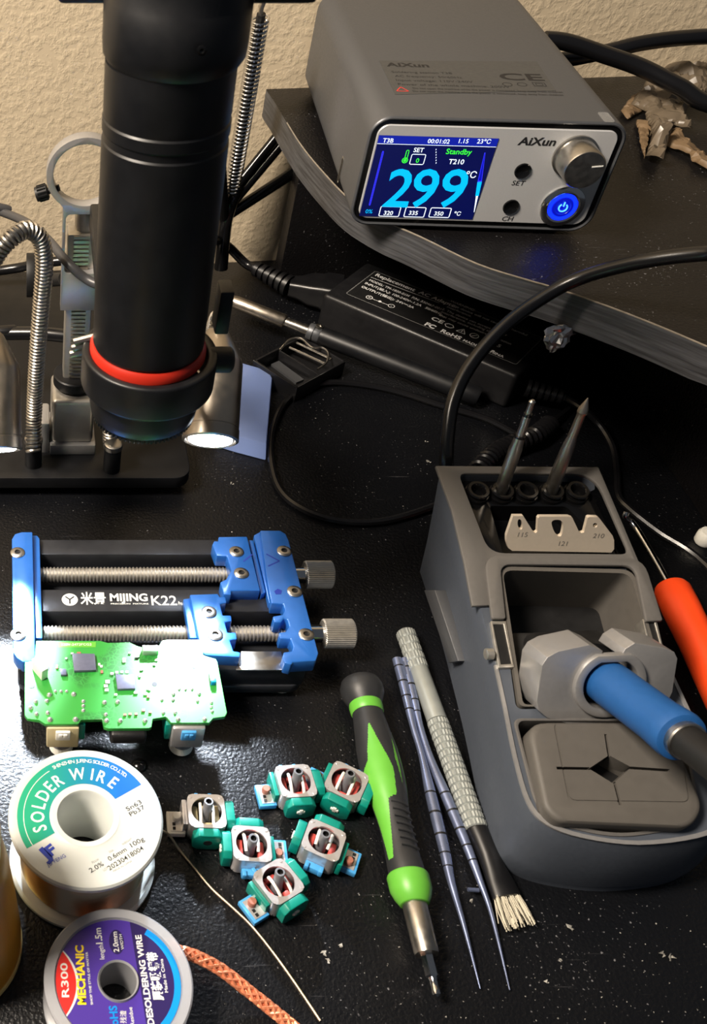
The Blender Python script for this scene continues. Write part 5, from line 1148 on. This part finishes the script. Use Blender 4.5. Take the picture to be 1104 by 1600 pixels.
# ================================================================== STICK MODULES
def joystick(M, lab, white=False):
    t = thing('joystick_module', lab, 'joystick module', M, 'loose joystick modules on the desk')
    I = M
    n = 64; sq = []
    for k in range(n):
        a = 2 * PI * k / n; r = min(0.64 / max(abs(math.cos(a)), abs(math.sin(a))), 0.80); sq.append((r * math.cos(a), r * math.sin(a)))
    f = MB(); f.ringprism(sq, circle(0.52, n), 0.92, 1.0, 0, I); f.ringprism(sq, [(x * 0.93, y * 0.93) for x, y in sq], 0.15, 0.95, 0, I)
    for sx in (-1, 1):
        for sy in (-1, 1): f.lathe([(0.07, 0.98), (0.07, 1.015), (0, 1.015)], 8, 0, I @ T(sx * 0.53, sy * 0.53, 0))
    f.build('frame', 'tin', t)
    MB().box((0, 0, 0.2), (1.15, 1.15, 0.1), 0, I).build('floor', 'black_matte', t)
    g = MB(); m1 = 'pot_beige' if white else 'pot_red'
    g.box((0.36, 0.05, 0.55), (0.2, 0.62, 0.42), 0, I); g.box((-0.36, 0.05, 0.5), (0.2, 0.62, 0.36), 0, I); g.box((0, -0.36, 0.5), (0.42, 0.18, 0.44), 0, I); g.box((0, 0.36, 0.45), (0.42, 0.16, 0.3), 0, I)
    g.build('gimbal', m1, t, bevel=0.05)
    for sx in (-1, 1): MB().tube(smooth_path([I @ Vector(p) for p in ((sx * .21, -.5, .70), (sx * .215, -.36, .88), (sx * .215, -.12, 1.0), (sx * .21, .12, 1.03), (sx * .20, .28, .98))], 5), 0.055, 8).build('rocker_arm', 'pot_white', t)
    s_ = MB(); Ms = I @ T(0.02, 0.0, 0.42) @ Matrix.Rotation(R(-4), 4, 'X'); s_.lathe([(0.2, 0), (0.17, 0.4), (0.16, 0.95), (0.165, 1.06), (0.15, 1.08), (0.10, 1.08)], 24, 0, Ms, (True, False)); s_.lathe([(0.10, 1.08), (0.09, 0.9), (0, 0.9)], 24, 1, Ms, (False, False)); s_.build('stick', ['stick_gray', 'deep_black'], t)
    ch = lambda w_, h_, c: [(-w_ / 2 + c, 0), (w_ / 2 - c, 0), (w_ / 2, c), (w_ / 2, h_ - c), (w_ / 2 - c, h_), (-w_ / 2 + c, h_), (-w_ / 2, h_ - c), (-w_ / 2, c)]
    for q in (0, 1):
        Mq = I @ RZ(q * PI / 2) @ frame((0, -0.66, 0.08), (1, 0, 0), (0, 0, 1))
        pb = MB().prism(ch(1.02, 0.92, 0.18), 0, 0.3, 0, Mq); pb.box((0, 0.84, 0.15), (0.55, 0.14, 0.3), 0, Mq)
        po_ = pb.build('potentiometer', 'teal', t, bevel=0.03)
        w2 = MB()
        if white and q == 0: w2.lathe([(0.15, 0.3), (0.15, 0.31), (0, 0.31)], 20, 0, Mq @ T(0, 0.46, 0)); w2.build('shaft_end', 'dark_ink', po_)
        else:
            w2.box((0, 0.46, 0.32), (0.28, 0.13, 0.05), 0, Mq); w2.box((0, 0.46, 0.32), (0.13, 0.28, 0.05), 0, Mq); w2.build('shaft_end', 'pot_white', po_, bevel=0.02)
        for k in (-1, 0, 1): MB().box((k * 0.25, -0.06, 0.1), (0.05, 0.14, 0.03), 0, Mq).build('pin', 'tin', po_)
    ms_ = 'pot_white' if white else 'sky_plastic'
    sw = MB().box((-1.0, -0.12, 0.24), (0.62, 0.86, 0.24), 0, I).build('switch_base', ms_, t, bevel=0.03)
    MB().box((-0.98, -0.12, 0.37), (0.46, 0.68, 0.03), 0, I).build('switch_plate', 'tin', sw)
    MB().lathe([(0.15, 0.38), (0.15, 0.56), (0.12, 0.6), (0, 0.6)], 18, 0, I @ T(-0.98, 0.02, 0)).build('button', 'pot_white' if white else 'carbon', sw)
    for yy in (-0.36, -0.2): MB().box((-1.08, yy, 0.39), (0.1, 0.1, 0.05), 0, I).build('contact', 'deep_black', sw)
    MB().box((-0.73, 0.05, 0.5), (0.16, 0.95, 0.62), 0, I).build('bracket', 'tin' if white else 'teal', t, bevel=0.03)
    cl_ = MB(); cl_.box((0, 0.76, 0.34), (0.62, 0.24, 0.3), 0, I); cl_.box((-0.24, 0.84, 0.42), (0.14, 0.2, 0.3), 0, I); cl_.box((0.24, 0.84, 0.42), (0.14, 0.2, 0.3), 0, I); cl_.build('spring_clip', 'sky_plastic', t, bevel=0.03)
    return t
jz = 0.86
def JP(px, py): p = P(px, py, jz); return Vector((p.x, p.y, 0.0))
proto = joystick(T(*JP(461, 1223)) @ RZ(R(4)), 'joystick module with blue switch plate at left, left of the rear pair')
joystick(T(*JP(322, 1270)) @ RZ(R(-2)), 'joystick module with white switch, leftmost of the loose ones', True)
for px, py, yaw, tilt, lab in ((541, 1222, -32, (4, 0), 'joystick module touching the green screwdriver handle, two green sides facing forward'),
                               (392, 1321, 176, (0, 0), 'joystick module between the white-switched one and the nearest one, two green sides at back'),
                               (504, 1317, 152, (2, 0), 'joystick module standing apart at right with its blue clip facing forward'),
                               (434, 1380, 30, (0, 0), 'nearest joystick module to the viewer, its blue switch at front left')):
    o = copy_tree(proto); p = JP(px, py); o.location = p * S; o.rotation_euler = (R(tilt[0]), R(tilt[1]), R(yaw)); o['label'] = lab
    WM[o.name] = T(*p) @ RZ(R(yaw))

# ================================================================== SCREWDRIVER
sz = 0.8; q0 = P(561, 1062, sz); q1 = P(683, 1558, 0.62); Msd = along(q0, q1); Lsd = (q1 - q0).length
sd = thing('screwdriver', 'black and lime green handled screwdriver with cross tip lying beside the joystick modules', 'screwdriver', Msd)
dirv = (q1 - q0).normalized()
def S_(px, py): return (P(px, py, sz) - q0).dot(dirv)
def st_(rows): return [(wcm(x, y, sz, w_) / 2, S_(x, y)) for x, y, w_ in rows]
MB().lathe([(0.0, 0.0)] + st_([(561, 1063, 44), (562, 1067, 58), (564, 1075, 65), (566, 1085, 65), (570, 1095, 56), (573, 1101, 49)]), 40, 0, Msd, (False, True)).build('swivel_cap', 'handle_black', sd)
MB().lathe(st_([(573, 1101, 50), (574, 1104, 51), (577, 1113, 50), (577.5, 1115, 47)]), 40, 0, Msd).build('neck_ring', 'lime', sd)
hp = smooth_path([Vector((r, z, 0)) for r, z in st_([(577.5, 1115, 46), (584, 1145, 54), (591, 1175, 62), (598, 1205, 64), (604, 1235, 61), (612, 1265, 53), (618, 1290, 49), (624, 1320, 50), (631, 1350, 54), (634, 1364, 55)])], 16)
hs0, hs1 = hp[0].y, hp[-1].y
def patch(a_, i_):
    fr = (hp[a_].y - hs0) / (hs1 - hs0); ang = 360 * (i_ + .5) / 192
    # angle 90 is up; find which way is the photo's left
    th = ang - 90; th = (th + 180) % 360 - 180
    th = th * SGN
    def ip(tab):
        for (x0, y0), (x1, y1) in zip(tab, tab[1:]):
            if x0 <= fr <= x1: return y0 + (y1 - y0) * (fr - x0) / (x1 - x0)
        return None
    lo = ip([(0.12, 22), (0.3, 2), (0.42, -14), (0.58, -8), (0.60, 20), (0.75, 35), (0.93, 52)]); hi = ip([(0.12, 26), (0.25, 40), (0.36, 52), (0.44, 95), (0.7, 95), (0.93, 75)])
    if lo is not None and lo < th < hi: return 1
    lo = ip([(0.22, -40), (0.5, -38)]); hi = ip([(0.22, -38), (0.35, -28), (0.5, -36)])
    if lo is not None and lo < th < hi: return 1
    lo = ip([(0.15, -62), (0.62, -70)]); hi = ip([(0.15, -60), (0.35, -50), (0.62, -68)])
    if lo is not None and lo < th < hi: return 1
    if th > 130 and fr < .45: return 1
    return 0
SGN = 1 if Msd.to_3x3().col[0].x > 0 else -1
MB().lathe([(p.x, p.y) for p in hp], 192, 0, Msd, (True, True), patch).build('grip', ['handle_black', 'lime'], sd)
rg = MB()
for k in range(7):
    z = hs0 + (hs1 - hs0) * (0.62 + k * 0.042); r = 0.605
    pts = []
    for j in range(9):
        th = 14 - 60 * j / 8; a = R(90 + SGN * th); zz = z + 0.12 * j / 8; pts.append(Msd @ Vector((r * math.cos(a), r * math.sin(a), zz)))
    rg.tube(pts, 0.045, 6)
rg.build('grip_ribs', 'handle_black', sd)
MB().lathe(st_([(634, 1364, 60), (635, 1368, 64), (638, 1388, 64), (641, 1400, 56), (644, 1411, 44)]), 40, 0, Msd).build('collar', 'lime', sd, bevel=0.03)
MB().lathe(st_([(644, 1409, 36), (645, 1412, 38), (662, 1483, 38), (664, 1488, 36)]) + [(0.2, S_(664, 1488))], 32, 0, Msd).build('shaft', 'steel', sd)
bt = MB(); z0_, z1_ = S_(665, 1485), S_(675, 1525); rh = wcm(670, 1505, sz, 21) / 2
bt.lathe([(rh, z0_), (rh, z1_ - .05), (rh * 0.7, z1_)], 6, 0, Msd)
bt.lathe([(rh * .68, z1_ - .02), (rh * .55, z1_ + .08), (rh * .55, z1_ + .28), (rh * .62, z1_ + .36), (rh * .60, z1_ + .5), (rh * .15, Lsd)], 16, 0, Msd); bit = bt.build('cross_bit', 'chrome', sd, smooth=25)

# ================================================================== TWEEZERS
tz_ = 0.34
tw = thing('tweezers', 'dark blue steel fine-point tweezers with grooved arms between screwdriver and brush', 'tweezers', tuple(P(690, 1280, 0)))
def arm(pxs, ws, m, nm='arm'):
    pts = smooth_path([P(x, y, z) for (x, y), z in zip(pxs, [tz_, tz_, tz_, tz_, tz_, tz_, .3, .24, .12])], 5); k = len(pts)
    rs_ = [Vector((w_, 0, 0)) for w_ in ws]; rr = [max(0.02, p.x) for p in smooth_path(rs_, 5)]
    return MB().tube(pts, rr, 12, 0, flat=0.9).build(nm, m, tw), pts, rr
la, lp, lr = arm([(620, 1030), (634, 1084), (645, 1134), (659, 1181), (674, 1247), (694, 1328), (705, 1379), (725, 1448), (750, 1545)], [.19, .19, .13, .13, .20, .19, .13, .075, .02], 'tweezer')
ra, rp_, rr_2 = arm([(632, 1030), (646, 1090), (656, 1134), (672, 1185), (698, 1247), (727, 1316), (748, 1372), (768, 1430), (796, 1547)], [.17, .17, .12, .14, .19, .17, .12, .07, .02], 'tweezer')
MB().box((0, 0, 0), (0.34, 0.7, 0.26), 0, frame(P(629, 1046, tz_), (1, 0, 0), P(640, 1095, 0) - P(620, 1030, 0))).build('joint', 'tweezer', tw, bevel=0.05)
for pts, rr, par in ((lp, lr, la), (rp_, rr_2, ra)):
    for i in list(range(1, 8, 2)) + list(range(19, 29, 2)):
        if i < len(pts) - 1: MB().tube([pts[i].lerp(pts[i + 1], 0.4), pts[i].lerp(pts[i + 1], 0.58)], rr[i] * 1.03, 12, 0, flat=0.92).build('groove', 'deep_black', par)
g_ = P(738, 1390, .3); MB().tube([g_ + Vector((-.16, 0, 0)), g_ + Vector((.2, -.02, 0))], 0.07, 8).build('stop_pin', 'tweezer', tw)

# ================================================================== BRUSH
bz = 0.42; b0, b1 = P(633, 988, bz), P(744, 1296, bz); Mb = along(b0, b1); Lb_ = (b1 - b0).length; bdv = (b1 - b0).normalized()
br_ = thing('cleaning_brush', 'metal handled cleaning brush with knurled ends lying beside the grey holder', 'brush', Mb)
SB = lambda x, y: (P(x, y, bz) - b0).dot(bdv)
rb0 = 0.36; z1, z2, z3 = SB(655, 1047), SB(682, 1127), Lb_
def knurl(za, zb, rows):
    m = MB(); pz = (zb - za) / rows; n = 40; pr = []
    for k in range(rows):
        z = za + k * pz; rings = []
        for zz, r, kn in ((z, rb0 - .03, 0), (z + pz * .15, rb0 + .012, 1), (z + pz * .85, rb0 + .012, 1), (z + pz, rb0 - .03, 0)):
            rings.append([((r + (0.014 if (i + k) % 2 else -0.014) * kn) * math.cos(2 * PI * i / n), (r + (0.014 if (i + k) % 2 else -0.014) * kn) * math.sin(2 * PI * i / n), zz) for i in range(n)])
        pr += rings
    m.loft(pr, 0, Mb); return m
knurl(0, z1, 5).build('knurled_end', 'brush_gray', br_, smooth=20)
MB().lathe([(rb0 - .01, z1), (rb0, z1 + .03), (rb0 + .01, z2)], 36, 0, Mb).build('smooth_section', 'brush_gray', br_)
knurl(z2, z3, 16).build('ringed_grip', 'brush_gray', br_, smooth=20)
e0_, e1_ = P(744, 1296, bz), P(792, 1402, 0.3)
fp_ = [e0_.lerp(e1_, t) for t in (0, .15, .4, .6, .8, 1.0)]
MB().tube(fp_, [.36, .36, .36, .40, .46, .50], 24, 0, flat=[1, 1, .9, .7, .55, .45]).build('ferrule', 'rubber', br_)
bs = MB(); rnd = random.Random(4); dd = (e1_ - e0_).normalized(); sdv = Vector((-dd.y, dd.x, 0))
for k in range(90):
    u_ = rnd.uniform(-.42, .42); h_ = rnd.uniform(-.12, .14); ln_ = rnd.uniform(.75, 1.15); a = e1_ + sdv * u_ + Vector((0, 0, h_)) - dd * .1; fan = u_ * rnd.uniform(.1, .5) + rnd.uniform(-.08, .08)
    e = a + dd * ln_ + sdv * fan + Vector((0, 0, rnd.uniform(-.1, .12))); e.z = max(0.05, e.z); mid = a.lerp(e, .5) + sdv * rnd.uniform(-.04, .04)
    bs.tube([a, mid, e], 0.02, 4)
bo_ = bs.build('bristles', 'bristle', br_); bo_['kind'] = 'stuff'

# ================================================================== BOTTLE at the left edge
bc = (-2.35, 14.1)
bt_ = thing('flux_bottle', 'amber bottle with cream cap cut off by the left edge beside the solder spool', 'bottle', (bc[0], bc[1], 0)); Mbt = T(bc[0], bc[1], 0)
MB().lathe([(2.2, 0.0), (2.3, 0.1), (2.3, 0.35)], 48, 0, Mbt).build('bottom_rim', 'cream', bt_)
MB().lathe([(2.25, 0.35), (2.26, 1.0), (2.12, 3.0), (1.92, 5.2), (1.8, 5.9), (1.62, 6.1)], 64, 0, Mbt).build('body', 'amber', bt_)
MB().lathe([(1.62, 6.1), (1.70, 6.15), (1.72, 7.2), (1.6, 7.4), (0, 7.45)], 48, 0, Mbt).build('cap', 'cream', bt_)

# ================================================================== BLOB AND CRUMBS
p = P(217, 1197, 0)
o = MB().lathe([(0.30, 0.0), (0.28, 0.1), (0.18, 0.2), (0, 0.23)], 24, 0, T(p.x, p.y, 0), (True, False)).build('flux_drop', 'black_gloss', loc=(p.x, p.y, 0)); tag(o, 'small glossy dark drop on the desk behind the solder spool', 'drop')
cm = MB(); rnd = random.Random(12)
def crumb(p, r):
    vs = [Vector((rnd.uniform(-1, 1), rnd.uniform(-1, 1), rnd.uniform(0.0, 1))) * r for _ in range(5)]
    cm.add([Vector((p.x, p.y, 0.0)) + v for v in vs], [(0, 1, 2), (0, 1, 3), (1, 2, 3), (0, 2, 3), (0, 2, 4), (2, 3, 4)])
for k in range(190): crumb(P(rnd.uniform(300, 1100), 1600 - 240 * abs(rnd.gauss(0, 0.55)), 0), rnd.uniform(.01, .036))
for k in range(60): crumb(P(rnd.uniform(330, 640), rnd.uniform(1100, 1400), 0), rnd.uniform(.012, .04))
for k in range(40): crumb(P(rnd.uniform(300, 700), rnd.uniform(560, 900), 0), rnd.uniform(.015, .05))
for x, y, r in ((887, 1449, .14), (1032, 1492, .12), (1048, 1497, .15), (873, 1500, .08), (810, 682, .10), (668, 722, .12), (665, 690, .07), (305, 757, .08), (361, 756, .08), (530, 1478, .09), (505, 1490, .11), (512, 1502, .1), (735, 1408, .09), (852, 1534, .07)): crumb(P(x, y, 0), r); crumb(P(x + 2, y + 1, 0), r * .8)
o = cm.build('crumbs', 'crumb', loc=(10, 16, 0), smooth=10); tag(o, 'scattered pale dust and crumbs across the black desk', 'crumbs', kind='stuff')
for o in COL.objects:
    k = o.name.split('.')[0]
    if k == 'steel_pin': o['group'] = 'steel pins in the small black tray'
    if k == 'torn_tape': o['group'] = 'torn tape pieces on the shelf'
    if k == 'station_lead': o['group'] = 'thick leads behind the station'
